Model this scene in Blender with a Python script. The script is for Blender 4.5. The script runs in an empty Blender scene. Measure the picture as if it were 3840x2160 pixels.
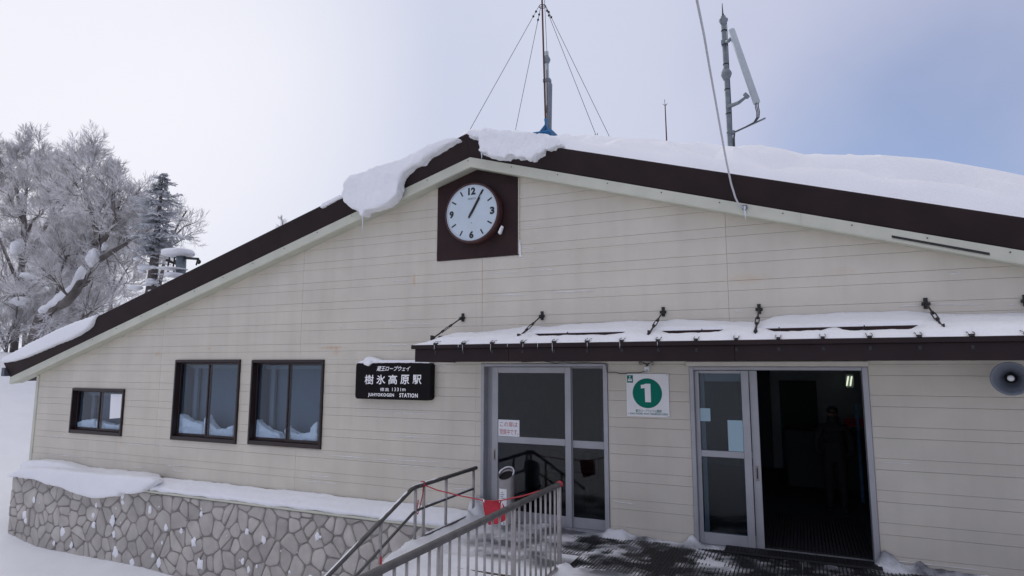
import bpy, bmesh, math, random
from mathutils import Vector, Matrix, noise as mnoise

# ------------------------------------------------------------------ camera
F_PX, YAW, PITCH, ROLL = 2350.0, -0.42976, 0.12643, 0.00165      # focal length for a 3840 px wide picture
CAM = Vector((4.6567, -9.0139, 2.3441))
_f = Vector((math.sin(YAW)*math.cos(PITCH), math.cos(YAW)*math.cos(PITCH), math.sin(PITCH)))
_r = Vector((math.cos(YAW), -math.sin(YAW), 0)); _u = _r.cross(_f)
RGT = math.cos(ROLL)*_r + math.sin(ROLL)*_u
UPV = -math.sin(ROLL)*_r + math.cos(ROLL)*_u
FWD = _f
scene = bpy.context.scene
C = scene.collection
cd = bpy.data.cameras.new('camera'); cam = bpy.data.objects.new('camera', cd); C.objects.link(cam)
cd.sensor_width = 36.0; cd.lens = F_PX/3840*36; cd.clip_start = 0.05; cd.clip_end = 2000
M = Matrix((RGT, UPV, -FWD)).transposed().to_4x4(); M.translation = CAM
cam.matrix_world = M
scene.camera = cam

# ------------------------------------------------------------------ sky, sun, exposure
SUN_AZ = math.radians(-62)          # measured from +Y towards +X; the bright part of the cloud is far left
SUN_EL = math.radians(22)
SUN = Vector((math.sin(SUN_AZ)*math.cos(SUN_EL), math.cos(SUN_AZ)*math.cos(SUN_EL), math.sin(SUN_EL)))
w = bpy.data.worlds.new('World'); scene.world = w; w.use_nodes = True
nt = w.node_tree; nt.nodes.clear(); N = nt.nodes.new; LK = nt.links.new
out = N('ShaderNodeOutputWorld'); bg = N('ShaderNodeBackground'); bg.inputs[1].default_value = 1.0
sky = N('ShaderNodeTexSky'); sky.sky_type = 'NISHITA'; sky.sun_disc = False
sky.sun_elevation = SUN_EL; sky.sun_rotation = SUN_AZ; sky.altitude = 1331; sky.ozone_density = 5.0; sky.dust_density = 0.3
skm = N('ShaderNodeVectorMath'); skm.operation = 'SCALE'; skm.inputs[3].default_value = 0.15
LK(sky.outputs[0], skm.inputs[0])
tc = N('ShaderNodeTexCoord')
def vdot(v):
    d = N('ShaderNodeVectorMath'); d.operation = 'DOT_PRODUCT'; d.inputs[1].default_value = v
    LK(tc.outputs['Generated'], d.inputs[0]); return d.outputs['Value']
def mrange(src, a, b, c, d_, smooth=True):
    m = N('ShaderNodeMapRange'); m.interpolation_type = 'SMOOTHSTEP' if smooth else 'LINEAR'
    for i, x in enumerate((a, b, c, d_)): m.inputs[i+1].default_value = x
    LK(src, m.inputs[0]); return m.outputs[0]
def mixc(f, a, b):
    m = N('ShaderNodeMix'); m.data_type = 'RGBA'
    if isinstance(f, float): m.inputs[0].default_value = f
    else: LK(f, m.inputs[0])
    for s, x in ((6, a), (7, b)):
        if isinstance(x, tuple): m.inputs[s].default_value = x
        else: LK(x, m.inputs[s])
    return m.outputs[2]
def mmul(a, b):
    m = N('ShaderNodeMath'); m.operation = 'MULTIPLY'
    for s, x in ((0, a), (1, b)):
        if isinstance(x, float): m.inputs[s].default_value = x
        else: LK(x, m.inputs[s])
    return m.outputs[0]
sd_ = vdot(SUN)
cl = mixc(mrange(sd_, 0.20, 0.93, 0.0, 1.0), (0.445, 0.475, 0.665, 1), (0.615, 0.655, 0.81, 1))
cl = mixc(mrange(sd_, 0.87, 1.0, 0.0, 1.0), cl, (0.90, 0.905, 0.98, 1))
nz = N('ShaderNodeTexNoise'); nz.inputs['Scale'].default_value = 2.2; nz.inputs['Detail'].default_value = 5
LK(tc.outputs['Generated'], nz.inputs['Vector'])
cl2 = mixc(mrange(nz.outputs[0], 0.40, 0.66, 0.0, 0.22), cl, (0.76, 0.78, 0.89, 1))
gapdir = Vector((0.19, 0.95, 0.225)).normalized()      # thin cloud, the blue shows through
gap = mrange(vdot(gapdir), 0.950, 0.9995, 0.0, 0.55)
gapn = mrange(nz.outputs[0], 0.30, 0.62, 1.0, 0.70)
cl3 = mixc(mmul(gap, gapn), cl2, skm.outputs[0])
zen = mrange(vdot((0, 0, 1)), 0.58, 1.0, 0.0, 1.0, False)   # an overcast sky is brighter overhead than low down
final = mixc(zen, cl3, (1.16, 1.13, 1.13, 1))
LK(final, bg.inputs[0]); LK(bg.outputs[0], out.inputs[0])

sl = bpy.data.lights.new('sun', 'SUN'); sl.energy = 1.0; sl.angle = math.radians(14); sl.color = (1.0, 0.96, 0.90)
so = bpy.data.objects.new('sun', sl); C.objects.link(so)
so.rotation_euler = (-SUN).to_track_quat('-Z', 'Y').to_euler(); so.location = (-30, 20, 30)
vs = scene.view_settings; vs.view_transform = 'Standard'; vs.look = 'None'; vs.exposure = 0.0; vs.gamma = 1.0
vs.use_curve_mapping = False
scene.cycles.use_denoising = True
scene.cycles.max_bounces = 8
scene.cycles.transparent_max_bounces = 12

# ------------------------------------------------------------------ helpers
rng = random.Random(7)
def ray(x, y): return RGT*((x-1920)/F_PX) + UPV*(-(y-1080)/F_PX) + FWD
def atY(x, y, Y=0.0):
    d = ray(x, y); return CAM + d*((Y-CAM.y)/d.y)
def atX(x, y, X):
    d = ray(x, y); return CAM + d*((X-CAM.x)/d.x)

class MB:
    def __init__(s): s.v = []; s.f = []
    def add(s, vs, fs):
        n = len(s.v); s.v += [Vector(p) for p in vs]; s.f += [tuple(i+n for i in q) for q in fs]; return s
    def box(s, x0, x1, y0, y1, z0, z1):
        return s.add([(x0,y0,z0),(x1,y0,z0),(x1,y1,z0),(x0,y1,z0),(x0,y0,z1),(x1,y0,z1),(x1,y1,z1),(x0,y1,z1)],
                     [(0,3,2,1),(4,5,6,7),(0,1,5,4),(1,2,6,5),(2,3,7,6),(3,0,4,7)])
    def bbox(s, x0, x1, y0, y1, z0, z1, b=0.006):
        """box with its four front (-y) edges chamfered"""
        b = min(b, (x1-x0)*.3, (z1-z0)*.3, (y1-y0)*.5)
        return s.add([(x0+b,y0,z0+b),(x1-b,y0,z0+b),(x1-b,y0,z1-b),(x0+b,y0,z1-b),
                      (x0,y0+b,z0),(x1,y0+b,z0),(x1,y0+b,z1),(x0,y0+b,z1),
                      (x0,y1,z0),(x1,y1,z0),(x1,y1,z1),(x0,y1,z1)],
                     [(0,1,2,3),(4,5,1,0),(5,6,2,1),(6,7,3,2),(7,4,0,3),(8,9,5,4),(9,10,6,5),(10,11,7,6),(11,8,4,7),(11,10,9,8)])
    def prismY(s, poly, y0, y1, b=0.0):
        """poly: list of (x,z), counter-clockwise seen from -y; front at y0"""
        n = len(poly); vs = []; fs = []
        if b > 0:
            cx = sum(p[0] for p in poly)/n; cz = sum(p[1] for p in poly)/n
            ins = inset(poly, b)
            vs = [(x, y0, z) for x, z in ins] + [(x, y0+b, z) for x, z in poly] + [(x, y1, z) for x, z in poly]
            fs = [tuple(range(n)), tuple(range(3*n-1, 2*n-1, -1))]
            for i in range(n):
                j = (i+1) % n; fs += [(n+i, n+j, j, i), (2*n+i, 2*n+j, n+j, n+i)]
        else:
            vs = [(x, y0, z) for x, z in poly] + [(x, y1, z) for x, z in poly]
            fs = [tuple(range(n)), tuple(range(2*n-1, n-1, -1))]
            for i in range(n):
                j = (i+1) % n; fs.append((n+i, n+j, j, i))
        return s.add(vs, fs)
    def tube(s, pts, rad, sides=8, cap=True):
        pts = [Vector(p) for p in pts]; n = len(pts)
        if not isinstance(rad, (list, tuple)): rad = [rad]*n
        t0 = (pts[1]-pts[0]).normalized()
        a = t0.orthogonal().normalized(); vs = []; fs = []
        for i in range(n):
            if i == 0: t = t0
            elif i == n-1: t = (pts[-1]-pts[-2]).normalized()
            else:
                t = (pts[i+1]-pts[i]).normalized() + (pts[i]-pts[i-1]).normalized()
                t = t.normalized() if t.length > 1e-6 else t0
            a = (a - t*a.dot(t)); a = a.normalized() if a.length > 1e-6 else t.orthogonal().normalized()
            b = t.cross(a)
            for k in range(sides):
                an = 2*math.pi*k/sides
                vs.append(pts[i] + (a*math.cos(an) + b*math.sin(an))*rad[i])
        for i in range(n-1):
            for k in range(sides):
                k2 = (k+1) % sides
                fs.append((i*sides+k, i*sides+k2, (i+1)*sides+k2, (i+1)*sides+k))
        if cap:
            fs += [tuple(range(sides-1, -1, -1)), tuple(range((n-1)*sides, n*sides))]
        return s.add(vs, fs)
    def lathe(s, prof, org, axis=Vector((0,0,1)), seg=32, cap=True):
        """prof: (radius, height along axis)"""
        org = Vector(org); axis = Vector(axis).normalized(); a = axis.orthogonal().normalized(); b = axis.cross(a)
        n = len(prof); vs = []; fs = []
        for r, h in prof:
            for k in range(seg):
                an = 2*math.pi*k/seg; vs.append(org + axis*h + (a*math.cos(an)+b*math.sin(an))*max(r, 1e-4))
        for i in range(n-1):
            for k in range(seg):
                k2 = (k+1) % seg; fs.append((i*seg+k, i*seg+k2, (i+1)*seg+k2, (i+1)*seg+k))
        if cap: fs += [tuple(range(seg-1, -1, -1)), tuple(range((n-1)*seg, n*seg))]
        return s.add(vs, fs)
    def grid(s, xs, ys, fn):
        nx = len(xs); vs = [Vector((x, y, fn(x, y))) for y in ys for x in xs]; fs = []
        for j in range(len(ys)-1):
            for i in range(nx-1):
                fs.append((j*nx+i, j*nx+i+1, (j+1)*nx+i+1, (j+1)*nx+i))
        return s.add(vs, fs)

def inset(poly, d):
    n = len(poly); res = []
    for i in range(n):
        p0, p1, p2 = poly[i-1], poly[i], poly[(i+1) % n]
        e1 = Vector((p1[0]-p0[0], p1[1]-p0[1])); e2 = Vector((p2[0]-p1[0], p2[1]-p1[1]))
        if e1.length < 1e-9 or e2.length < 1e-9: res.append(p1); continue
        e1.normalize(); e2.normalize()
        n1 = Vector((-e1.y, e1.x)); n2 = Vector((-e2.y, e2.x)); bis = n1+n2
        if bis.length < 1e-4: res.append(p1); continue
        bis.normalize(); k = d/max(0.35, bis.dot(n1))
        res.append((p1[0]+bis.x*k, p1[1]+bis.y*k))
    return res

WL = {}                                     # world location of every object that may be a parent
def link(name, data, parent=None):
    o = bpy.data.objects.new(name, data); C.objects.link(o)
    if parent is not None: o.parent = parent
    return o
def obj(name, mb, mat, parent=None, smooth=False, loc=None):
    base = Vector((0,0,0))
    if parent is not None: base = WL[parent.name]
    elif loc is not None: base = Vector(loc)
    me = bpy.data.meshes.new(name); me.from_pydata([v-base for v in mb.v], [], mb.f); me.update()
    if smooth: me.shade_smooth()
    if mat: me.materials.append(mat)
    o = link(name, me, parent)
    if parent is None: o.location = base
    WL[o.name] = base
    return o
def tag(o, label, cat, group=None):
    o['label'] = label; o['category'] = cat
    if group: o['group'] = group
    return o
def thing(name, loc, label, cat, group=None):
    o = link(name, None); o.location = loc; o.empty_display_size = .2; WL[o.name] = Vector(loc)
    return tag(o, label, cat, group)
def kind(o, k, label=None):
    o['kind'] = k
    if label: o['label'] = label
    return o
def fixn(o):
    bm = bmesh.new(); bm.from_mesh(o.data); bmesh.ops.recalc_face_normals(bm, faces=bm.faces); bm.to_mesh(o.data); bm.free(); return o

def mat(name, col, rough=0.6, metal=0.0, var=0.0, vscale=6.0, col2=None, bump=0.0, bscale=40.0, spec=0.5, detail=6, lo=.35, hi=.65):
    m = bpy.data.materials.new(name); m.use_nodes = True; t = m.node_tree; p = t.nodes['Principled BSDF']
    p.inputs['Base Color'].default_value = (*col, 1); p.inputs['Roughness'].default_value = rough
    p.inputs['Metallic'].default_value = metal; p.inputs['Specular IOR Level'].default_value = spec
    g = t.nodes.new('ShaderNodeNewGeometry')
    if var or col2:
        nzn = t.nodes.new('ShaderNodeTexNoise'); nzn.inputs['Scale'].default_value = vscale; nzn.inputs['Detail'].default_value = detail
        t.links.new(g.outputs['Position'], nzn.inputs['Vector'])
        r = t.nodes.new('ShaderNodeMapRange'); r.inputs[1].default_value = lo; r.inputs[2].default_value = hi
        t.links.new(nzn.outputs[0], r.inputs[0])
        mx = t.nodes.new('ShaderNodeMix'); mx.data_type = 'RGBA'
        c2 = col2 or tuple(c*(1-var) for c in col)
        mx.inputs[6].default_value = (*col, 1); mx.inputs[7].default_value = (*c2, 1)
        t.links.new(r.outputs[0], mx.inputs[0]); t.links.new(mx.outputs[2], p.inputs['Base Color'])
    if bump:
        nb = t.nodes.new('ShaderNodeTexNoise'); nb.inputs['Scale'].default_value = bscale; nb.inputs['Detail'].default_value = 5
        t.links.new(g.outputs['Position'], nb.inputs['Vector'])
        bp = t.nodes.new('ShaderNodeBump'); bp.inputs['Strength'].default_value = bump; bp.inputs['Distance'].default_value = 0.02
        t.links.new(nb.outputs[0], bp.inputs['Height']); t.links.new(bp.outputs[0], p.inputs['Normal'])
    return m

def glass(name, tint, trans, ior=1.5, rough=0.0, boost=1.0):
    m = bpy.data.materials.new(name); m.use_nodes = True; t = m.node_tree; t.nodes.clear()
    o = t.nodes.new('ShaderNodeOutputMaterial'); mx = t.nodes.new('ShaderNodeMixShader')
    tr = t.nodes.new('ShaderNodeBsdfTransparent'); tr.inputs[0].default_value = (*[c*trans for c in tint], 1)
    gl = t.nodes.new('ShaderNodeBsdfGlossy'); gl.inputs['Roughness'].default_value = rough
    gl.inputs[0].default_value = (0.95, 0.97, 1, 1)
    fr = t.nodes.new('ShaderNodeFresnel'); fr.inputs[0].default_value = ior
    k = t.nodes.new('ShaderNodeMath'); k.operation = 'MULTIPLY'; k.inputs[1].default_value = boost; k.use_clamp = True
    gm = t.nodes.new('ShaderNodeNewGeometry'); iv = t.nodes.new('ShaderNodeMath'); iv.operation = 'SUBTRACT'; iv.inputs[0].default_value = 1.0
    t.links.new(gm.outputs['Backfacing'], iv.inputs[1]); k2 = t.nodes.new('ShaderNodeMath'); k2.operation = 'MULTIPLY'
    t.links.new(fr.outputs[0], k.inputs[0]); t.links.new(k.outputs[0], k2.inputs[0]); t.links.new(iv.outputs[0], k2.inputs[1]); t.links.new(k2.outputs[0], mx.inputs[0])   # only the outer face mirrors
    t.links.new(tr.outputs[0], mx.inputs[1]); t.links.new(gl.outputs[0], mx.inputs[2]); t.links.new(mx.outputs[0], o.inputs[0])
    return m

# ------------------------------------------------------------------ materials
def siding_mat():
    m = mat('siding', (0.612, 0.572, 0.488), 0.55, var=.10, vscale=1.3, bump=.10, bscale=220)
    t = m.node_tree; p = t.nodes['Principled BSDF']
    src = p.inputs['Base Color'].links[0].from_socket
    g = t.nodes.new('ShaderNodeNewGeometry'); cur = src
    # rust runs and stains, each with its own place and shape on the wall
    for (x, z, rx, rz, k) in ((-1.32, 3.83, .035, .13, .55), (-3.05, 2.70, .30, .03, .6), (-2.95, 2.62, .10, .07, .35),
                              (-7.70, 2.62, .16, .05, .35), (4.05, 3.55, .35, .07, .22), (5.2, 3.58, .2, .06, .15), (-6.2, 2.72, .10, .03, .3),
                              (0.0, 3.75, .022, .55, .20), (-8.68, .78, .07, .12, .2), (-9.9, .80, .05, .09, .15)):
        s = t.nodes.new('ShaderNodeVectorMath'); s.operation = 'SUBTRACT'; s.inputs[1].default_value = (x, 0, z)
        t.links.new(g.outputs['Position'], s.inputs[0])
        d = t.nodes.new('ShaderNodeVectorMath'); d.operation = 'MULTIPLY'; d.inputs[1].default_value = (1/rx, 0, 1/rz)
        t.links.new(s.outputs[0], d.inputs[0])
        ln = t.nodes.new('ShaderNodeVectorMath'); ln.operation = 'LENGTH'; t.links.new(d.outputs[0], ln.inputs[0])
        nn = t.nodes.new('ShaderNodeTexNoise'); nn.inputs['Scale'].default_value = 14; t.links.new(g.outputs['Position'], nn.inputs['Vector'])
        a = t.nodes.new('ShaderNodeMath'); a.operation = 'MULTIPLY_ADD'; a.inputs[1].default_value = 1.6
        t.links.new(nn.outputs[0], a.inputs[0]); t.links.new(ln.outputs['Value'], a.inputs[2])
        r = t.nodes.new('ShaderNodeMapRange'); r.inputs[1].default_value = 0.8; r.inputs[2].default_value = 1.9
        r.inputs[3].default_value = k; r.inputs[4].default_value = 0; t.links.new(a.outputs[0], r.inputs[0])
        mx = t.nodes.new('ShaderNodeMix'); mx.data_type = 'RGBA'; mx.inputs[7].default_value = (.50, .26, .09, 1)
        t.links.new(r.outputs[0], mx.inputs[0]); t.links.new(cur, mx.inputs[6]); cur = mx.outputs[2]
    # faint water runs down the cladding
    mp = t.nodes.new('ShaderNodeVectorMath'); mp.operation = 'MULTIPLY'; mp.inputs[1].default_value = (3.2, 1, .22); t.links.new(g.outputs['Position'], mp.inputs[0])
    wn_ = t.nodes.new('ShaderNodeTexNoise'); wn_.inputs['Scale'].default_value = 1.6; wn_.inputs['Detail'].default_value = 7; t.links.new(mp.outputs[0], wn_.inputs['Vector'])
    wr = t.nodes.new('ShaderNodeMapRange'); wr.inputs[1].default_value = .45; wr.inputs[2].default_value = .75; wr.inputs[3].default_value = 0; wr.inputs[4].default_value = .20; t.links.new(wn_.outputs[0], wr.inputs[0])
    mx = t.nodes.new('ShaderNodeMix'); mx.data_type = 'RGBA'; mx.inputs[7].default_value = (.42, .375, .31, 1); t.links.new(wr.outputs[0], mx.inputs[0]); t.links.new(cur, mx.inputs[6]); cur = mx.outputs[2]
    t.links.new(cur, p.inputs['Base Color'])
    return m
M_SIDE = siding_mat()
M_CORE = mat('wall_core', (0.40, 0.37, 0.34), .8)
M_CREAM = mat('cream_board', (0.56, 0.565, 0.47), .5, var=.10, vscale=3, bump=.05, bscale=120)
M_BROWN = mat('brown_metal', (0.025, 0.0145, 0.0155), .55, var=.30, vscale=2.5, bump=.05, bscale=60, spec=.2)
M_BROWN2 = mat('brown_paint', (0.034, 0.0165, 0.0165), .55, var=.3, vscale=4, spec=.2)
M_BEZEL = mat('red_brown_metal', (0.070, 0.030, 0.030), .4, var=.2, spec=.4)
M_FRAME = mat('brown_aluminium', (0.022, 0.012, 0.012), .4, spec=.4)
M_ALU = mat('grey_aluminium', (0.37, 0.375, 0.40), .42, .25, var=.12, vscale=3)
M_ALUD = mat('dark_aluminium', (0.10, 0.105, 0.115), .45, .2)
def snow_mat(name, col=(0.86, 0.87, 0.90), dirty=None, bump=.55):
    m = mat(name, col, .75, var=.03 if not dirty else 0, vscale=2.2 if dirty else 1.2, col2=dirty, bump=bump, bscale=55, spec=.2, lo=.42, hi=.62)
    p = m.node_tree.nodes['Principled BSDF']
    return m
M_SNOW = snow_mat('snow')
M_SNOWG = snow_mat('trampled_snow', (0.78, 0.79, 0.82), (0.14, 0.145, 0.16), .8)
def foot_dirt(m):
    t = m.node_tree; mx = [n for n in t.nodes if n.type == 'MIX'][0]; r0 = mx.inputs[0].links[0].from_socket
    g_ = t.nodes.new('ShaderNodeNewGeometry'); sx = t.nodes.new('ShaderNodeSeparateXYZ'); t.links.new(g_.outputs['Position'], sx.inputs[0])
    a_ = t.nodes.new('ShaderNodeMapRange'); a_.interpolation_type = 'SMOOTHSTEP'; a_.inputs[1].default_value = .20; a_.inputs[2].default_value = .75; t.links.new(sx.outputs[0], a_.inputs[0])
    rr_ = r0.node; rr_.inputs[1].default_value = .40; rr_.inputs[2].default_value = .60
    c_ = t.nodes.new('ShaderNodeMapRange'); c_.interpolation_type = 'SMOOTHSTEP'; c_.inputs[1].default_value = -2.15; c_.inputs[2].default_value = -1.65; t.links.new(sx.outputs[1], c_.inputs[0])
    e_ = t.nodes.new('ShaderNodeMath'); e_.operation = 'MULTIPLY'; t.links.new(a_.outputs[0], e_.inputs[0]); t.links.new(c_.outputs[0], e_.inputs[1])
    b_ = t.nodes.new('ShaderNodeMath'); b_.operation = 'MULTIPLY'; t.links.new(r0, b_.inputs[0]); t.links.new(e_.outputs[0], b_.inputs[1]); t.links.new(b_.outputs[0], mx.inputs[0])
foot_dirt(M_SNOWG)
M_ICE = mat('ice', (.62, .66, .70), .15, spec=.8)
def stone_mat():
    m = mat('stone', (0.49, 0.46, 0.425), .85, var=.22, vscale=3.0, bump=.5, bscale=45)
    t = m.node_tree; p = t.nodes['Principled BSDF']; src = p.inputs['Base Color'].links[0].from_socket
    oi = t.nodes.new('ShaderNodeObjectInfo'); hv = t.nodes.new('ShaderNodeHueSaturation')
    r = t.nodes.new('ShaderNodeMapRange'); r.inputs[3].default_value = .84; r.inputs[4].default_value = 1.14
    t.links.new(oi.outputs['Random'], r.inputs[0]); t.links.new(r.outputs[0], hv.inputs['Value'])
    t.links.new(src, hv.inputs['Color']); t.links.new(hv.outputs[0], p.inputs['Base Color'])
    return m
M_STONE = stone_mat()
M_MORTAR = mat('mortar', (0.32, 0.30, 0.28), .9, var=.3, vscale=8, bump=.4, bscale=60)
M_CONC = mat('concrete', (0.24, 0.235, 0.23), .85, var=.3, vscale=5, bump=.3)
M_RUBBER = mat('black_rubber', (0.012, 0.012, 0.014), .6, var=.2)
M_RAILD = mat('dark_rail_sleeve', (0.085, 0.08, 0.079), .42, var=.35, vscale=9, spec=.5)
M_STEEL = mat('painted_steel', (0.36, 0.34, 0.335), .42, .35, var=.22, vscale=12)
M_INOX = mat('stainless', (0.27, 0.25, 0.245), .35, .5, var=.15, vscale=9)
M_BLACK = mat('black', (0.008, 0.008, 0.009), .5)
M_DARK = mat('dark_iron', (0.014, 0.012, 0.013), .55, var=.3)
M_WHITE = mat('white_enamel', (0.80, 0.80, 0.81), .4, var=.06, vscale=6)
M_WPAINT = mat('white_lettering', (0.90, 0.90, 0.91), .5)
M_SIGNB = mat('sign_black', (0.008, 0.006, 0.007), .6, var=.3, spec=.12)
M_GREEN = mat('sign_green', (0.0, 0.175, 0.122), .55, var=.06, spec=.15)
M_RED = mat('red_cloth', (0.50, 0.022, 0.045), .7, var=.2, vscale=18, bump=.2, bscale=300)
M_ROPE = mat('red_rope', (0.48, 0.045, 0.06), .8, var=.3, vscale=60)
M_REDT = mat('red_print', (0.45, 0.06, 0.07), .6)
M_FACE = mat('clock_face', (0.52, 0.60, 0.66), .35, var=.05, vscale=4)
M_BARK = mat('bark', (0.105, 0.088, 0.08), .9, var=.5, vscale=5, bump=.6, bscale=20)
M_RUST = mat('rusty_steel', (0.10, 0.03, 0.02), .8, var=.5, vscale=10, bump=.2)
M_BLUE = mat('blue_paint', (0.03, 0.16, 0.36), .5, var=.4, vscale=14)
M_GALV = mat('galvanised', (0.20, 0.235, 0.26), .5, .3, var=.3, vscale=9)
M_GUTTER = mat('gutter_metal', (0.075, 0.085, 0.11), .5)
M_RADOME = mat('radome', (0.42, 0.47, 0.50), .5, var=.06)
M_WIRE = mat('wire', (0.05, 0.05, 0.055), .5)
M_CABLE = mat('white_cable', (0.50, 0.51, 0.54), .5)
M_WOOD = mat('weathered_wood', (0.10, 0.072, 0.045), .8, var=.4, vscale=12, bump=.3)
M_ROOM = mat('room_wall', (0.36, 0.39, 0.40), .8, var=.1)
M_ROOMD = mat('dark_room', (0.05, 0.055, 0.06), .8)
M_BACKING = mat('bluish_backing', (0.165, 0.20, 0.232), .8, var=.12, vscale=2)  # backing behind the panes, their bluish reflection put into its colour
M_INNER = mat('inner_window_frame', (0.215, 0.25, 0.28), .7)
M_HORN = mat('horn_grey', (0.17, 0.19, 0.23), .5, var=.1)
M_GDOOR = glass('door_glass', (.80, .90, .95), .75, 1.5, 0.0, 0.75)
M_GWIN = glass('window_glass', (.88, .94, .99), .94, 1.5, 0.01, 1.0)
M_BULB = glass('lamp_glass', (.9, .95, 1), .5, 1.5, .05, 3)
M_PAPER = mat('paper', (0.36, 0.50, 0.57), .8)
M_FLATW = mat('flat_white', (0.80, 0.81, 0.83), .8)
def emit(name, col, s):
    m = bpy.data.materials.new(name); m.use_nodes = True; p = m.node_tree.nodes['Principled BSDF']
    p.inputs['Base Color'].default_value = (*col, 1); p.inputs['Emission Color'].default_value = (*col, 1); p.inputs['Emission Strength'].default_value = s
    return m
M_TUBE = emit('lit_tube', (0.80, 0.88, 0.68), 1.1)

# ------------------------------------------------------------------ text as flat mesh
def text_mesh(body, size, bold=0.0, shear=0.0, sx=1.0, spacing=1.0):
    cu = bpy.data.curves.new('txt', 'FONT'); cu.body = body; cu.size = size; cu.offset = bold; cu.shear = shear
    cu.align_x = 'CENTER'; cu.align_y = 'CENTER'; cu.space_character = spacing; cu.resolution_u = 3
    to = bpy.data.objects.new('txt', cu); C.objects.link(to)
    bpy.context.view_layer.update()
    me = bpy.data.meshes.new_from_object(to.evaluated_get(bpy.context.evaluated_depsgraph_get()))
    pts = [v.co.copy() for v in me.vertices]; fs = [tuple(p.vertices) for p in me.polygons]
    bpy.data.objects.remove(to); bpy.data.curves.remove(cu); bpy.data.meshes.remove(me)
    return pts, fs
def text(name, body, cx, y, cz, height, width, material, parent, bold=0.0, shear=0.0, spacing=1.0):
    """lettering fitted to height x width, lying in the plane y, facing -y"""
    pts, fs = text_mesh(body, 1.0, bold, shear, 1.0, spacing)
    x0 = min(p.x for p in pts); x1 = max(p.x for p in pts); y0 = min(p.y for p in pts); y1 = max(p.y for p in pts)
    kx = width/(x1-x0); ky = height/(y1-y0)
    mb = MB(); mb.add([(cx+(p.x-(x0+x1)/2)*kx, y, cz+(p.y-(y0+y1)/2)*ky) for p in pts], fs)
    return obj(name, mb, material, parent)

# ------------------------------------------------------------------ snow bodies
def snow_body(name, polys, label, voxel=.035, smooth=6, amp=.05, nscale=.35, material=None, extra=None, cat='snow', group=None, parent=None):
    """polys: list of (outline in (x,z), y_front, y_back); remeshed into one soft lump"""
    mb = MB()
    for poly, y0, y1 in polys:
        a = sum(poly[i-1][0]*poly[i][1]-poly[i][0]*poly[i-1][1] for i in range(len(poly)))
        if a < 0: poly = poly[::-1]
        mb.prismY(poly, y0, y1)
    if extra: mb.add(*extra)
    ctr = Vector((sum(v.x for v in mb.v)/len(mb.v), sum(v.y for v in mb.v)/len(mb.v), min(v.z for v in mb.v)))
    o = obj(name, mb, material or M_SNOW, parent, loc=ctr); 
    bm = bmesh.new(); bm.from_mesh(o.data); bmesh.ops.triangulate(bm, faces=bm.faces); bmesh.ops.recalc_face_normals(bm, faces=bm.faces); bm.to_mesh(o.data); bm.free()
    r = o.modifiers.new('r', 'REMESH'); r.mode = 'VOXEL'; r.voxel_size = voxel
    s = o.modifiers.new('s', 'SMOOTH'); s.iterations = smooth; s.factor = .5
    bpy.context.view_layer.update()
    me = bpy.data.meshes.new_from_object(o.evaluated_get(bpy.context.evaluated_depsgraph_get()))
    o.modifiers.clear(); old = o.data; o.data = me; bpy.data.meshes.remove(old)
    base = WL[o.name] if o.name in WL else ctr
    for v, nn in [(v, v.normal.copy()) for v in me.vertices]:
        p = v.co + base
        d = mnoise.noise(p/nscale)*amp + mnoise.noise(p/(nscale*.28))*amp*.42 + mnoise.noise(p/(nscale*.09))*amp*.16
        v.co += nn*d
    me.update(); me.shade_smooth()
    if parent is None: tag(o, label, cat, group)
    return o

def pxpoly(pts, ox, oy, s, Y):
    return [(p.x, p.z) for p in (atY(ox+x*s, oy+y*s, Y) for x, y in pts)]

# ================================================================== THE SETTING
def sstep(a, b, x):
    t = max(0.0, min(1.0, (x-a)/(b-a))); return t*t*(3-2*t)
def fbm(x, y, s=1.0, z=0.0):
    p = Vector((x/s, y/s, z)); return mnoise.noise(p) + .5*mnoise.noise(p*2.1) + .25*mnoise.noise(p*4.3)
def ground_z(x, y):
    z = -1.66 + 4.3*sstep(0, 1, (-x-12.6+.10*y)/19) + .05*fbm(x, y, 2.3) + .022*fbm(x, y*1.4, .7, 4.0) + .5*sstep(20, 60, abs(x)+abs(y))*fbm(x, y, 17)
    z += .34*sstep(-10.5, -13.0, x)*sstep(-4, 0, y)                      # drift against the corner
    z += .10*sstep(-.95, -.35, y)*sstep(-12.5, -11.5, x)*sstep(1.5, -1, x)
    z += 1.7*sstep(-5.5, -8.5, y)*sstep(-8, 1, x)                        # trodden bank where one stands
    z += 9*sstep(-14, -60, y)                                            # slope on the far side of the yard
    return z
def spaced(a, b, lo, hi, fine, coarse):
    xs = []; x = a
    while x < b:
        xs.append(x); d = 0 if lo <= x <= hi else min(abs(x-lo), abs(x-hi)); x += fine + (coarse-fine)*min(1, d/40)
    xs.append(b); return xs
g = MB(); g.grid(spaced(-150, 90, -32, 8, .35, 8), spaced(-110, 150, -9, 12, .35, 8), ground_z)
kind(obj('snow_ground', g, M_SNOW, smooth=True), 'structure')

# landing and steps down to the yard
lm = MB(); lm.box(-.12, 12, -2.15, .0, -1.8, -.03); lm.box(1.92, 12, -12, -2.151, -1.8, -.031)
kind(obj('landing', lm, M_CONC), 'structure')
st = MB()
for i in range(11):
    st.box(-.08, 1.918, -2.151-.36*(i+1), -2.152-.36*i, -1.85, -.03-.145*(i+1))
steps = kind(obj('steps', st, M_CONC), 'structure')
for i in range(4):
    nb_ = MB(); nb_.box(-.10, 1.915, -2.19-.36*i, -2.1525-.36*i, -.14-.145*i, -.022-.145*i)
    obj('step_nosing', nb_, M_WOOD, steps)

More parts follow.
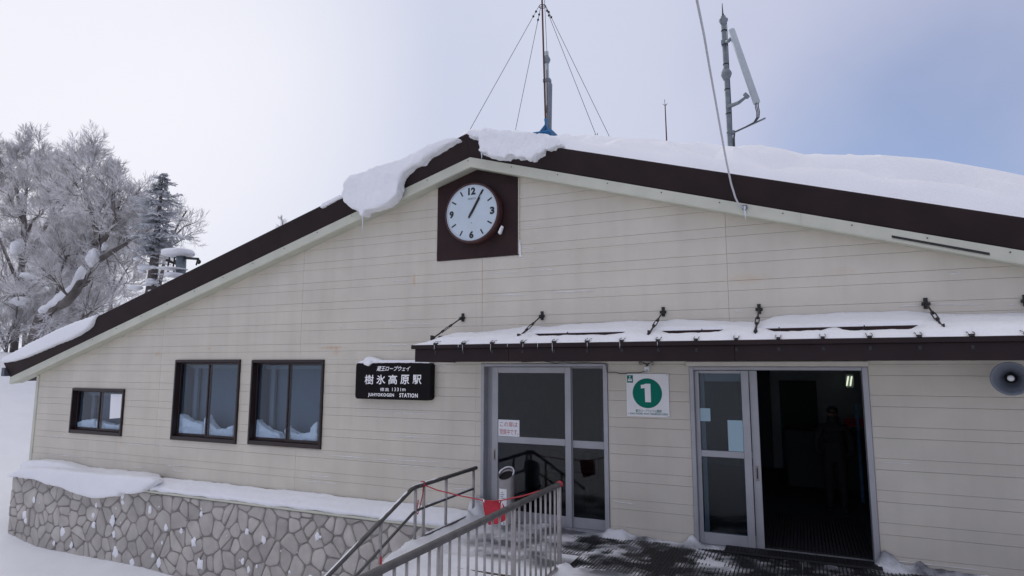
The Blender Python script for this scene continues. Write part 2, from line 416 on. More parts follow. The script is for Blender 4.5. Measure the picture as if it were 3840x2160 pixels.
# ================================================================== STATION BUILDING
RX, SL = -0.103, 0.296
XL, XR = -12.52, 13.4                 # roof ends
WXL, WXR = -11.85, 12.8               # wall ends
def rz(x, z0): return z0 - SL*abs(x-RX)
B = thing('station_building', (0, 0, 0), 'beige clad mountain station with a snowy low gable roof and stone base', 'building')

WIN = [(-10.46, -8.67, .87, 1.865), (-7.11, -5.29, .88, 2.49), (-4.97, -3.21, .895, 2.48)]
D1 = (0.0, 2.07, -.1, 2.405); D2 = (3.24, 5.405, -.1, 2.36)
HOLES = [(a+.02, b-.02, c+.02, d-.02) for a, b, c, d in WIN] + [(D1[0]+.02, D1[1]-.02, -.3, D1[3]-.02), (D2[0]+.02, D2[1]-.02, -.3, D2[3]-.02)]
def subtract(rects, hole):
    hx0, hx1, hz0, hz1 = hole; res = []
    for x0, x1, z0, z1 in rects:
        if hx0 >= x1 or hx1 <= x0 or hz0 >= z1 or hz1 <= z0: res.append((x0, x1, z0, z1)); continue
        if hz0 > z0: res.append((x0, x1, z0, hz0))
        if hz1 < z1: res.append((x0, x1, hz1, z1))
        a, b = max(z0, hz0), min(z1, hz1)
        if hx0 > x0: res.append((x0, hx0, a, b))
        if hx1 < x1: res.append((hx1, x1, a, b))
    return res
def clip(poly, a, b, c):
    """keep a*x+b*z<=c"""
    res = []
    for i in range(len(poly)):
        p, q = poly[i-1], poly[i]; dp = a*p[0]+b*p[1]-c; dq = a*q[0]+b*q[1]-c
        if (dp <= 0) != (dq <= 0):
            t = dp/(dp-dq); res.append((p[0]+(q[0]-p[0])*t, p[1]+(q[1]-p[1])*t))
        if dq <= 0: res.append(q)
    return res
def gable(rect, z0=5.64):
    x0, x1, a, b = rect
    res = []
    for xa, xb in ((x0, min(x1, RX)), (max(x0, RX), x1)):       # split at the ridge so each piece stays convex
        if xb - xa < 1e-4: continue
        p = [(xa, a), (xb, a), (xb, b), (xa, b)]
        p = clip(p, SL, 1, z0+SL*RX); 
        if len(p) >= 3: p = clip(p, -SL, 1, z0-SL*RX)
        if len(p) >= 3:
            ar = abs(sum(p[i-1][0]*p[i][1]-p[i][0]*p[i-1][1] for i in range(len(p))))/2
            if ar > 1e-4: res.append(p)
    return res
# wall core with the openings cut out
core = MB(); rs = [(WXL, WXR, -.45, 5.7)]
for h in HOLES: rs = subtract(rs, h)
for r_ in rs:
    for p in gable(r_): core.prismY(p, .012, .16)
obj('wall', core, M_CORE, B)
# siding, one object for each panel of each course
GZ = [4.2889 - .379*(k-1) for k in range(-3, 14)]; BJ = .1367
bays = [WXL, -7.594, -3.797, 0.0, 3.797, 7.594, WXR]
cutD = [(a-.004, b+.004, c-.004, d+.004) for a, b, c, d in WIN]+[(D1[0]-.004, D1[1]+.004, -.3, D1[3]+.004), (D2[0]-.004, D2[1]+.004, -.3, D2[3]+.004), (-.86, .66, 4.125, 7)]
for k in range(len(GZ)-1):
    for j in range(len(bays)-1):
        pcs = []
        x0, x1 = bays[j]+.0013, bays[j+1]-.0013
        for (za, zb, yf) in ((GZ[k]-BJ+.0013, GZ[k]-.0013, -.0110), (GZ[k+1]+.0013, GZ[k]-BJ-.0013, -.0135)):
            za = max(za, -.30)
            if zb-za < .01: continue
            rs = [(x0, x1, za, zb)]
            for h in cutD: rs = subtract(rs, h)
            for r_ in rs:
                if r_[1]-r_[0] < .004 or r_[3]-r_[2] < .004: continue
                for p in gable(r_): pcs.append((min(q[0] for q in p), max(q[0] for q in p), p, yf))
        pcs.sort(key=lambda q: q[0]); cur = None; end = -99
        for xa, xb, p, yf in pcs:                       # pieces on either side of an opening are panels of their own
            if xa > end+.05:
                if cur: obj('siding_panel', cur, M_SIDE, B)
                cur = MB()
            cur.prismY(p, yf, .011, .002); end = max(end, xb)
        if cur: obj('siding_panel', cur, M_SIDE, B)
ct = MB(); ct.box(WXL-.05, WXL+.04, -.03, .02, -.2, rz(WXL, 5.62)); obj('corner_trim', ct, M_CREAM, B)
# other walls, floor slab and partitions close the building
ow = MB()
ow.box(WXL, WXL+.15, .16, 17, -.45, rz(WXL, 5.6)); ow.box(WXR-.15, WXR, .16, 17, -.45, rz(WXR, 5.6))
for x0, x1 in ((WXL, RX), (RX, WXR)): ow.add([(x0, 17, -.45), (x1, 17, -.45), (x1, 17, rz(x1, 5.64)), (x0, 17, rz(x0, 5.64))], [(0, 1, 2, 3)])
obj('side_wall', ow, M_CREAM, B)
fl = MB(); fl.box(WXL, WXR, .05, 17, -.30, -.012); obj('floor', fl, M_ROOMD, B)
def strip(sec, x0, x1):
    """section of (y, z at the ridge) swept along the roof slope between x0 and x1"""
    mb = MB(); xs = [x0] + ([RX] if x0 < RX < x1 else []) + [x1]; n = len(sec)
    vs = [(x, y, rz(x, z)) for x in xs for y, z in sec]; fs = []
    for i in range(len(xs)-1):
        for k in range(n):
            k2 = (k+1) % n; fs.append((i*n+k, (i+1)*n+k, (i+1)*n+k2, i*n+k2))
    fs += [tuple(range(n)), tuple(range(len(vs)-1, len(vs)-n-1, -1))]
    return mb.add(vs, fs)
roof = obj('roof', strip([(-.20, 5.68), (-.20, 6.07), (17.3, 6.07), (17.3, 5.68)], XL, XR), M_BROWN2, B)
FSEC = [(-.262, 5.766), (-.43, 6.095), (-.425, 6.115), (-.18, 6.115), (-.18, 5.766)]
edges = [XL, -8.2, -4.1, RX, 3.9, 7.9, XR]
for a, b in zip(edges[:-1], edges[1:]): obj('fascia', strip(FSEC, a+.001, b-.001), M_BROWN, roof)
for a, b in zip([XL+.02, -9.6, -6.0, -2.6, 1.25, 4.75, 8.6], [-9.6, -6.0, -2.6, 1.25, 4.75, 8.6, XR]):
    obj('bargeboard', strip([(-.285, 5.625), (-.275, 5.605), (-.24, 5.60), (-.24, 5.765), (-.285, 5.765)], a+.001, b-.001), M_CREAM, roof)
obj('soffit', strip([(-.241, 5.612), (.0, 5.628), (.0, 5.672), (-.241, 5.672)], XL+.02, XR), M_CREAM, roof)
gt = MB(); gt.box(XL-.13, XL-.01, -.40, 17, rz(XL, 5.80), rz(XL, 6.00)); obj('gutter', gt, M_GUTTER, roof)
# slot vent and screws in the right hand bargeboard
a, b = atY(3344, 889, -.288), atY(3712, 955, -.288)
vt = MB(); vt.add([(a.x, -.290, a.z), (b.x, -.290, b.z), (b.x, -.290, b.z+.022), (a.x, -.290, a.z+.022)], [(0, 1, 2, 3)])
vt.add([(a.x, -.300, a.z-.010), (b.x, -.300, b.z-.010), (b.x, -.286, b.z+.000), (a.x, -.286, a.z+.000)], [(0, 1, 2, 3)])
obj('slot_vent', vt, M_BLACK, roof)
for i in range(22):
    x = -9.5+i*.78; sc_ = MB(); sc_.box(x-.007, x+.007, -.292, -.284, rz(x, 5.72)-.007, rz(x, 5.72)+.007); obj('screw', sc_, M_DARK, roof)

# ---- windows
def rect_frame(mb, x0, x1, z0, z1, y0, y1, l, r, b, t):
    mb.bbox(x0, x0+l, y0, y1, z0, z1, .004); mb.bbox(x1-r, x1, y0, y1, z0, z1, .004)
    mb.bbox(x0+l+.0005, x1-r-.0005, y0+.001, y1, z0, z0+b, .004); mb.bbox(x0+l+.0005, x1-r-.0005, y0+.001, y1, z1-t, z1, .004)
for i, (x0, x1, z0, z1) in enumerate(WIN):
    fm = MB(); rect_frame(fm, x0, x1, z0, z1, -.055, .14, .038, .038, .075, .05)
    wn = obj('window', fm, M_FRAME, B)
    xm = (x0+x1)/2+.01
    for q, (a, b, y) in enumerate(((x0+.04, xm+.02, .055), (xm-.02, x1-.04, .015))):
        sm = MB(); rect_frame(sm, a, b, z0+.077, z1-.052, y, y+.035, .022 if q == 0 else .032, .03 if q == 0 else .03, .05, .03)
        obj('sash', sm, M_FRAME, wn)
        pm = MB(); pm.box(a+.018, b-.018, y+.015, y+.021, z0+.12, z1-.078); obj('pane', pm, M_GWIN, wn)
    # added backing box, white header and post seen through the glass
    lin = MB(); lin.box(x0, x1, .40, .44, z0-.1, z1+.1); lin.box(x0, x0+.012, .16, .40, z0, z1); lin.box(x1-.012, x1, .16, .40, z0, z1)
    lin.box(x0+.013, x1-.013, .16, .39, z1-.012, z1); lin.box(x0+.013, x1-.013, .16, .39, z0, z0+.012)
    obj('lining', lin, M_BACKING, wn)
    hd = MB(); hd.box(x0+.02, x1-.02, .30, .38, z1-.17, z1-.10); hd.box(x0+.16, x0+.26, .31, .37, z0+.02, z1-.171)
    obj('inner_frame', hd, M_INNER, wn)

# ---- doors
def leaf(name, x0, x1, z0, z1, y, stl, strr, rails, parent, glassm=M_GDOOR, th=.035):
    fm = MB(); fm.bbox(x0, x0+stl, y, y+th, z0, z1, .004); fm.bbox(x1-strr, x1, y, y+th, z0, z1, .004)
    for a, b in rails: fm.bbox(x0+stl+.0005, x1-strr-.0005, y+.001, y+th-.001, a, b, .004)
    o = obj(name, fm, M_ALU, parent)
    rr = sorted(rails)
    for (a, b), (c, d) in zip(rr[:-1], rr[1:]):
        pm = MB(); pm.box(x0+stl-.01, x1-strr+.01, y+.014, y+.020, b-.01, c+.01); obj('pane', pm, glassm, o)
    return o
def door_frame(D, parent):
    x0, x1, _, z1 = D; fm = MB()
    fm.bbox(x0, x0+.055, -.035, .17, -.03, z1, .005); fm.bbox(x1-.065, x1, -.035, .17, -.03, z1, .005)
    fm.bbox(x0+.0555, x1-.0655, -.034, .17, z1-.045, z1, .005); fm.box(x0+.0555, x1-.0655, -.02, .17, -.03, .004)
    return obj('door_frame', fm, M_ALU, parent)
d1 = door_frame(D1, B)
jm = MB(); jm.box(.056, .15, .10, .168, .005, 2.355); obj('jamb', jm, M_ALU, d1)
leaf('sliding_leaf', .151, 1.475, .006, 2.354, .058, .105, .095, [(.006, .165), (1.18, 1.28), (2.262, 2.354)], d1)
leaf('fixed_light', 1.40, 2.004, .006, 2.354, .102, .085, .03, [(.006, .155), (1.155, 1.265), (2.335, 2.354)], d1)
hn = MB(); hn.bbox(.185, .222, .052, .0575, .90, 1.075, .002); obj('pull_handle', hn, M_INOX, d1)
hn = MB(); hn.box(.196, .211, .0505, .0515, .93, 1.045); obj('handle_recess', hn, M_DARK, d1)
d2 = door_frame(D2, B)
lf = leaf('fixed_leaf', 3.297, 4.000, .006, 2.310, .050, .055, .095, [(.006, .155), (1.147, 1.232), (2.27, 2.310)], d2)
lb = leaf('sliding_leaf', 3.36, 4.105, .006, 2.310, .102, .06, .10, [(.006, .155), (1.147, 1.232), (2.16, 2.310)], d2)
hn = MB(); hn.bbox(4.035, 4.078, .097, .1015, .86, 1.06, .002); obj('pull_handle', hn, M_INOX, d2)
hn = MB(); hn.box(4.048, 4.065, .0955, .0965, .89, 1.03); obj('handle_recess', hn, M_DARK, d2)
pp = MB(); pp.box(3.71, 3.902, .060, .0615, 1.236, 1.645); tag(obj('notice_sheet', pp, M_PAPER, loc=(3.8, .1, 1.24)), 'pale blue sheet behind the glass right of the narrow door leaf', 'paper')
pp = MB(); pp.box(3.355, 3.49, .060, .0615, 1.62, 1.795); tag(obj('notice_sheet', pp, M_PAPER, loc=(3.4, .1, 1.62)), 'small pale blue square sheet at the left of the narrow door leaf', 'paper')
# cover strip above the open door
cv = MB(); cv.bbox(3.20, 5.42, -.06, -.018, 2.365, 2.43, .006); obj('cover_strip', cv, M_SIDE, B)

# ---- hall behind the doors
hl = MB()
hl.box(-.4, -.3, .17, 7.6, -.01, 2.75); hl.box(9.0, 9.1, .17, 7.6, -.01, 2.75); hl.box(-.4, 9.1, 7.5, 7.6, -.01, 2.75); hl.box(-.4, 9.1, .17, 7.6, 2.75, 2.85)
obj('hall_wall', hl, M_ROOM, B)
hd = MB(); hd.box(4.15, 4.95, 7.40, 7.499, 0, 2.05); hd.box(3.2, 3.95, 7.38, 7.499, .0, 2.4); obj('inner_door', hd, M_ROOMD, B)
cn = MB(); cn.box(4.3, 6.0, 5.2, 5.8, -.01, 1.05); cn.box(4.25, 6.05, 5.15, 5.85, 1.051, 1.09)
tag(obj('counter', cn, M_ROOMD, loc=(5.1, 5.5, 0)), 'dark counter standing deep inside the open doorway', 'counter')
bn = MB(); bn.box(.35, 1.3, 1.5, 1.95, .40, .46); bn.box(.35, 1.3, 1.93, 1.97, .5, .85)
for x in (.4, 1.2): bn.box(x, x+.05, 1.52, 1.9, -.01, .40)
tag(obj('hall_bench', bn, M_WOOD, loc=(.8, 1.7, 0)), 'brown wooden bench behind the closed glass door', 'bench')
rd = MB(); a = atY(3164, 1567, 5.0); rd.box(a.x, a.x+.33, 5.0, 5.02, a.z-.17, a.z)
tag(obj('red_notice', rd, M_RED, loc=(a.x, 5, a.z-.17)), 'small red notice on the wall behind the person', 'notice')
bl = MB(); a = atY(3206, 1514, 4.0); bl.box(a.x, a.x+.05, 4.0, 4.03, -.01, a.z); 
tag(obj('banner_pole', bl, M_BLUE, loc=(a.x, 4, 0)), 'thin dark blue upright post at the right of the open doorway', 'post')
lt = thing('tube_lamp', (5.65, 7.4, 1.9), 'lit twin tube lamp glowing in the upper right of the open doorway', 'lamp')
for (pa, pb) in (((3181, 1411), (3175, 1447)), ((3194, 1411), (3189, 1447))):
    tb = MB(); tb.tube([atY(*pa, 7.3), atY(*pb, 7.3)], .014, 8); obj('tube', tb, M_TUBE, lt)
tb = MB(); a, b = atY(3176, 1408, 7.36), atY(3197, 1450, 7.36); tb.box(a.x-.03, b.x+.03, 7.34, 7.499, b.z-.03, a.z+.03); obj('housing', tb, M_ROOM, lt)

# ---- canopy over the entrance
CX0, CX1, CF = -.57, 9.0, -1.15
def cz(y): return 2.665 + .135*(y-CF)/(-CF)
cp = MB(); cp.add([(CX0, CF-.02, cz(CF)), (CX1, CF-.02, cz(CF)), (CX1, -.012, cz(0)), (CX0, -.012, cz(0)), (CX0, CF-.02, cz(CF)-.05), (CX1, CF-.02, cz(CF)-.05), (CX1, -.012, cz(0)-.05), (CX0, -.012, cz(0)-.05)],
       [(0,1,2,3),(7,6,5,4),(4,5,1,0),(5,6,2,1),(6,7,3,2),(7,4,0,3)])
canopy = obj('entrance_canopy', cp, M_BROWN2, B)
for x0, x1 in ((CX0+.045, 1.0), (1.0, 3.95), (3.95, 6.9), (6.9, CX1)):
    fb = MB(); fb.bbox(x0+.001, x1-.001, CF, CF+.05, 2.425, 2.612, .004); obj('fascia', fb, M_BROWN, canopy)
fb = MB(); fb.bbox(CX0, CX1, CF-.04, CF+.02, 2.6125, 2.672, .006); obj('edge_trim', fb, M_BROWN, canopy)
fb = MB(); fb.box(CX0+.05, CX1, CF+.052, -.02, 2.44, 2.455); obj('ceiling_board', fb, M_ROOM, canopy)
fb = MB(); fb.box(CX0+.045, CX0+.09, CF+.052, -.02, 2.425, 2.613); obj('side_board', fb, M_BROWN, canopy)
ribs = [-.164+.4596*i for i in range(20)]
for x in ribs:
    rb = MB(); rb.box(x-.019, x+.019, CF-.043, CF+.16, 2.6725, 2.698)
    for s in (-1, 1): rb.tube([(x+s*.026, CF-.02, 2.69), (x+s*.028, CF+.02, 2.715), (x+s*.026, CF+.14, 2.735)], .0035, 4)
    obj('rib_clip', rb, M_DARK, canopy)
    rc = MB(); rc.box(x-.016, x+.016, CF-.008, CF-.0005, 2.54, 2.585); obj('bracket', rc, M_DARK, canopy)
for x0, x1 in ((-.45, 1.0), (1.05, 3.95), (4.0, 6.9), (6.95, 8.9)):
    gb = MB(); gb.box(x0, x1, -.615, -.607, 2.745, 2.832); gb.box(x0, x1, -.607, -.56, 2.745, 2.753); obj('snow_guard', gb, M_BROWN2, canopy)
for x in ribs[2::2]:
    gb = MB(); gb.tube([(x-.02, -.66, 2.78), (x, -.62, 2.845), (x+.02, -.66, 2.78)], .007, 4); gb.tube([(x, -.62, 2.845), (x, -.62, 2.75)], .008, 4); obj('guard_bracket', gb, M_DARK, canopy)
for wa, ca in (((1730.6, 1192), (1622, 1262)), ((2029, 1185), (1946, 1252)), ((2485, 1170), (2418, 1252)), ((2846, 1160), (2834, 1257)), ((3474, 1139), (3538, 1238)), ((3850, 1128), (3960, 1225))):
    a = atY(*wa, -.07); b = atX(*ca, a.x); b.y = max(-1.0, min(-.86, b.y)); b.x = a.x; b.z = 2.775
    d = (b-a).normalized(); L = (b-a).length; rm = MB()
    rm.box(a.x-.022, a.x+.022, -.035, -.018, a.z-.06, a.z+.075)          # wall plate
    rm.box(a.x-.045, a.x+.045, -.055, -.030, a.z-.02, a.z+.02)
    rm.tube([(a.x, -.02, a.z), a+d*.06], .020, 6)
    rm.tube([a, a+d*L*.40], .011, 6); rm.tube([a+d*L*.68, b], .012, 6)
    side = d.cross(Vector((0, 0, 1))).normalized()*.022                      # open turnbuckle body
    for s in (-1, 1): rm.tube([a+d*L*.36, a+d*L*.41+side*s, a+d*L*.65+side*s, a+d*L*.70], .008, 5)
    rm.tube([a+d*L*.36, a+d*L*.42], .019, 6); rm.tube([a+d*L*.64, a+d*L*.70], .019, 6)
    rm.tube([b-d*.05, b+d*.03], .024, 6)
    rm.box(b.x-.008, b.x+.008, b.y-.05, b.y+.03, cz(b.y)-.003, b.z+.045); rm.box(b.x-.035, b.x+.035, b.y-.05, b.y+.05, cz(b.y)+.001, cz(b.y)+.012)
    obj('tie_rod', rm, M_DARK, canopy)

# ---- stone base under the left half
PY = -.30
pb = MB(); pb.box(-11.93, -.13, PY, -.001, -2.2, -.125); plinth = obj('stone_base', pb, M_MORTAR, B)
fb = MB(); fb.bbox(-11.99, -.10, PY-.055, -.0012, -.124, -.085, .004); obj('ledge_flashing', fb, M_CREAM, plinth)
pts = []
nx, nzr = 46, 7
for r_ in range(nzr+1):
    for q in range(nx):
        if rng.random() < .20: continue
        pts.append((-12.05+(q+.5*(r_ % 2)+rng.uniform(-.42, .42))*(12.1/nx), -2.02+(r_+rng.uniform(-.42, .42))*.27))
for q in range(95): pts.append((rng.uniform(-11.9, -.2), rng.uniform(-1.75, -.2)))
keep = []
for p in pts:
    if all((p[0]-q[0])**2+(p[1]-q[1])**2 > (.085+.07*((p[0]*7.3) % 1))**2 for q in keep): keep.append(p)
for p in keep:
    cell = [(-11.925, -2.1), (-.135, -2.1), (-.135, -.13), (-11.925, -.13)]
    for q in keep:
        if q is p or abs(q[0]-p[0]) > 1.1 or abs(q[1]-p[1]) > 1.1: continue
        a, b = q[0]-p[0], q[1]-p[1]
        cell = clip(cell, a, b, (q[0]**2+q[1]**2-p[0]**2-p[1]**2)/2)
        if len(cell) < 3: break
    if len(cell) < 3: continue
    cell = inset(cell, .011)
    new = []
    for i in range(len(cell)):                                  # one round of corner cutting
        p0, p1 = cell[i], cell[(i+1) % len(cell)]
        new += [(p0[0]*.80+p1[0]*.20, p0[1]*.80+p1[1]*.20), (p0[0]*.20+p1[0]*.80, p0[1]*.20+p1[1]*.80)]
    cell = new; n = len(cell)
    cx = sum(c[0] for c in cell)/n; cz_ = sum(c[1] for c in cell)/n
    rad = min(math.hypot(c[0]-cx, c[1]-cz_) for c in cell)
    if rad < .035 or cz_ < -1.95: continue
    th = rng.uniform(.020, .034); mb = MB(); vs = []
    tx, tz = rng.uniform(-.06, .06), rng.uniform(-.06, .06)
    for k_, dep in ((1.0, -.004), (1.0, .45), (.90, .85), (.72, 1.0)):
        for c in cell:
            x = cx+(c[0]-cx)*k_; z = cz_+(c[1]-cz_)*k_
            y = PY+.004 if dep < 0 else PY-th*dep-((x-cx)*tx+(z-cz_)*tz)*(1 if dep > .5 else 0)
            vs.append((x, y, z))
    fs = [tuple(range(3*n, 4*n))]
    for L_ in range(3):
        for i in range(n):
            j = (i+1) % n; fs.append((L_*n+i, L_*n+j, (L_+1)*n+j, (L_+1)*n+i))
    mb.add(vs, fs); so_ = obj('stone', mb, M_STONE, plinth)
    so_.data.shade_smooth()

# ================================================================== SNOW LYING ON THE BUILDING
crest = [(-.30, 6.50), (-.10, 6.535), (.30, 6.46), (.65, 6.34), (1.33, 6.185), (1.588, 6.205), (2.06, 6.07), (2.916, 5.884), (3.478, 5.764), (3.9, 5.637), (4.2, 5.613), (4.52, 5.512),
         (4.863, 5.37), (5.2, 5.32), (5.78, 5.231), (6.386, 5.082), (6.948, 4.879), (7.32, 4.725), (9, 4.15), (13.3, 2.75)]
def interp(tab, x):
    if x <= tab[0][0]: return tab[0][1]
    for (a, b), (c, d) in zip(tab[:-1], tab[1:]):
        if x <= c: return b+(d-b)*(x-a)/(c-a)
    return tab[-1][1]
def roof_snow(x, y):
    base = rz(x, 6.10); H = max(.12, interp(crest, x)-base)
    t = (y+.42)/1.02
    ridge = .055*fbm(x*.8, y*1.6, .8, 3.1)
    rg = .5-abs(mnoise.noise(Vector((x/.85+y*.9, y/.7-x*.15, 2.7)))); rg2 = .5-abs(mnoise.noise(Vector((x/.38+y*1.6, y/.45, 7.7))))
    if t <= 1:
        prof = .20*min(1, t*9) + .80*(math.sin(max(0, min(1, t))*math.pi/2)**1.25) if t > 0 else 0
        d = .23*math.sin(t*math.pi)*fbm(x+1.2*y, y*1.7, .75, 9.0) + .07*t*fbm(x-.8*y, y, .33, 5.0)
        d += .48*max(0.0, math.sin(max(0.0, min(1, t*1.05))*math.pi))**.7*(rg-.28) + .13*t*(1-t*.35)*(rg2-.3)
        # wind scoops
        sc_ = .55*math.exp(-((x-5.35)/.36)**2-((y-.06)/.16)**2) + .50*math.exp(-((x-6.3)/.42)**2-((y+.06)/.13)**2) + .42*math.exp(-((x-4.45)/.34)**2-((y-.14)/.15)**2)
        sc_ += .34*math.exp(-((x-2.05)/.25)**2-((y-.22)/.16)**2) + .34*math.exp(-((x-3.6)/.15)**2-((y-.25)/.2)**2)
        return base + max(.0, min(H*prof + d*min(1, t*4)*.8 + ridge*t*.5, H-.34*(.6-y)+.012) - sc_*.42*min(1, t*3) - .10*max(0.0, math.sin(max(0.0, min(1, t))*math.pi))*max(0.0, .30-rg))
    k = min(1, (y-.6)/1.6)
    return base + H*(1-.25*k) + ridge*.5 + (.13*.65*(rg2-.3))*(1-k) - .12*math.sin(k*math.pi/2) + .0*x
rsn = MB(); xs = [-.28+.06*i for i in range(int(13.5/.06))]; ys = [-.425, -.42, -.40, -.37]+[-.33+.055*i for i in range(18)]+[.66, .75, .9, 1.2, 1.8, 3, 6, 11, 17.2]
rsn.grid(xs, ys, roof_snow)
o = obj('snow_blanket', rsn, M_SNOW, smooth=True, loc=(5, 5, 4)); tag(o, 'thick wind-carved snow blanket on the right roof slope', 'snow')
lump = [(400,150),(425,108),(560,96),(800,114),(1100,140),(1300,170),(1340,250),(1240,285),(1195,302),(1178,285),(1160,300),(1150,325),(1085,345),(1055,380),(1012,387),(985,365),(905,372),(850,347),(800,352),(780,374),(690,367),(635,357),(620,328),(548,320),(520,305),(540,280),(520,240),(522,182),(470,172)]
lp_ = pxpoly(lump, 1600, 450, 1/2.635, -.5)
snow_body('snow_cornice', [(lp_, -.545, -.30), (clip(lp_, -SL, -1, -SL*RX-6.10), -.5, .2)], 'ragged snow mass hanging over the fascia just right of the roof peak', .020, 1, .035, .16)
corn = [(1090,248),(1020,242),(960,262),(850,312),(740,366),(600,421),(480,461),(330,516),(250,540),(200,597),(178,680),(200,738),(250,790),(305,812),(318,850),(342,852),(362,806),(430,800),(500,772),(560,732),(606,684),(616,640),(620,580),(652,512),(722,462),(792,440),(830,390),(900,345),(970,310),(1040,278),(1085,262)]
lp_ = pxpoly(corn, 1200, 400, .4831, -.5)
snow_body('snow_cornice', [(lp_, -.57, -.31), (clip(lp_, SL, -1, SL*RX-6.10), -.5, .3)], 'big rounded snow slab drooping over the left roof edge beside the clock', .026, 4, .035, .30)
small = [(8,792),(20,762),(45,742),(95,716),(160,684),(186,690),(180,706),(120,738),(60,770),(30,786)]
snow_body('snow_patch', [(pxpoly(small, 1200, 400, .4831, -.42), -.46, .1)], 'thin snow patch on the left roof edge just below the big slab', .02, 2, .012, .2)
low = [(18,1388),(50,1332),(150,1278),(350,1168),(600,1048),(850,943),(1000,888),(1090,850),(1020,930),(985,992),(905,1055),(750,1136),(600,1196),(450,1265),(300,1328),(150,1378),(60,1392)]
lp_ = pxpoly(low, 0, 880, 1/2.898, -.45)
snow_body('snow_slab', [(lp_, -.50, -.34), (clip(lp_, SL, -1, SL*RX-6.08), -.45, .9)], 'long smooth snow slab at the lower left end of the roof', .04, 4, .02, .6)
# thin remains of snow along the bare left fascia and near the peak
pk = [(1005,268),(1040,248),(1100,232),(1142,214),(1150,222),(1100,246),(1050,268)]
# canopy snow
top = [( -.60, 2.70), (-.35, 2.80), (-.1, 2.86), (.2, 2.93), (.738, 2.99), (1.3, 2.985), (1.5, 3.0), (2.417, 3.027), (2.75, 3.01), (3.04, 3.03), (3.55, 3.005), (3.85, 2.965), (4.2, 2.97), (4.36, 3.036), (5.2, 3.05), (5.87, 3.05), (6.2, 3.0), (7.02, 2.98), (9, 3.0)]
slits = [(1.10, 2.56, .055), (2.92, 3.84, .05), (4.22, 5.05, .05), (5.02, 5.95, .07)]
def canopy_snow(x, y):
    b = cz(y); edge = sstep(CX0-.02, CX0+.45, x)
    n = .018*fbm(x, y*2, .45, 2.0)+.006*fbm(x, y, .12, 4)
    nb = min(abs(x-r_) for r_ in ribs)
    T = interp(top, x)
    if y > -.60:
        t = (y+.60)/.60
        z0 = 2.858 + .0*x
        z = z0 + (T-z0)*(t**.8) + n*.8
        return b + max(.012, (z-b)*(.15+.85*edge))
    t = (y-CF)/(-.60-CF)                 # 0 at the front edge, 1 at the guard bar
    th = .040 + .050*sstep(0, .35, t) + .055*t
    for a, c, dep in slits:
        k = sstep(a-.08, a+.22, x)*sstep(c+.08, c-.22, x)
        th = th*(1-k*sstep(.10, .75, t)) + (.105-dep)*k*sstep(.10, .75, t)
    th -= .040*sstep(.05, .012, nb)*sstep(.38, .15, t)
    th = max(.010, th+n)*(.2+.8*edge)
    if y < CF+.004: th *= .35
    return b + th
csn = MB(); xs = [CX0-.01+.035*i for i in range(int(9.5/.035))]
ys = [CF-.028, CF-.022, CF-.005, CF+.02, CF+.05]+[CF+.09+.045*i for i in range(10)]+[-.615, -.603, -.585, -.56]+[-.52+.05*i for i in range(10)]+[-.019]
csn.grid(xs, ys, canopy_snow)
# front skirt so the layer has an edge
n0 = len(csn.v); nx_ = len(xs); csn.v += [Vector((v.x, CF-.022, cz(CF)-.002+.006*mnoise.noise(Vector((v.x*9, 0, 1))))) for v in csn.v[:nx_]]
csn.f += [(n0+i, n0+i+1, i+1, i) for i in range(nx_-1)]
tag(obj('snow_layer', csn, M_SNOW, smooth=True, loc=(3, -.6, 2.7)), 'even snow layer on the entrance canopy, split by dark guard bars', 'snow')
# ledge snow
def prismX(poly, x0, x1):
    n = len(poly); vs = [(x0, y, z) for y, z in poly]+[(x1, y, z) for y, z in poly]
    fs = [tuple(range(n)), tuple(range(2*n-1, n-1, -1))]+[(i, n+i, n+(i+1) % n, (i+1) % n) for i in range(n)]
    return vs, fs
snow_body('ledge_snow', [], 'even strip of snow along the stone ledge below the windows', .03, 4, .022, .35,
          extra=prismX([(-.37, -.088), (-.37, -.02), (-.20, .09), (-.022, .15), (-.022, -.088)], -7.2, -.12))
lt_ = [(330,212),(560,206),(760,226),(900,262),(1050,297),(1300,317),(1700,352),(1725,392),(1500,480),(330,330)]
lf_ = [(105,385),(118,352),(240,300),(500,290),(900,330),(1300,370),(1650,400),(1700,430),(1530,556),(1420,574),(1312,562),(1282,602),(1100,612),(960,612),(830,576),(700,514),(560,484),(430,436),(340,412),(240,405)]
snow_body('ledge_snow', [(pxpoly(lt_, 0, 1650, .352, -.05), -.30, -.022), (pxpoly(lf_, 0, 1650, .352, -.40), -.50, -.25)],
          'bulging snow mass sagging over the stone ledge at the left corner', .035, 8, .03, .5)
# heaps against the panes, seen through the glass
heaps = [([(200,684),(200,632),(300,606),(385,600),(385,692)], 'low snow heap in the left pane of the small window'),
         ([(395,694),(400,612),(500,642),(612,652),(606,704)], 'low snow heap in the right pane of the small window'),
         ([(1105,756),(1112,600),(1140,550),(1190,585),(1230,610),(1345,642),(1345,760)], 'snow heap sloping right in the left pane of the middle window'),
         ([(1358,760),(1365,600),(1380,560),(1420,640),(1480,690),(1560,685),(1625,650),(1620,775)], 'hollow snow heap in the right pane of the middle window'),
         ([(1782,790),(1795,640),(1830,605),(1870,650),(1950,705),(2030,730),(2050,796)], 'snow heap sloping right in the left pane of the window beside the name board'),
         ([(2078,806),(2090,650),(2110,690),(2200,735),(2300,720),(2340,640),(2375,620),(2375,815)], 'hollow snow heap in the right pane of the window beside the name board')]
for h, lab in heaps: snow_body('snow_heap', [(pxpoly(h, 200, 1320, .4193, .15), .10, .26)], lab, .018, 1, .022, .10, group='snow heaps behind the window panes')
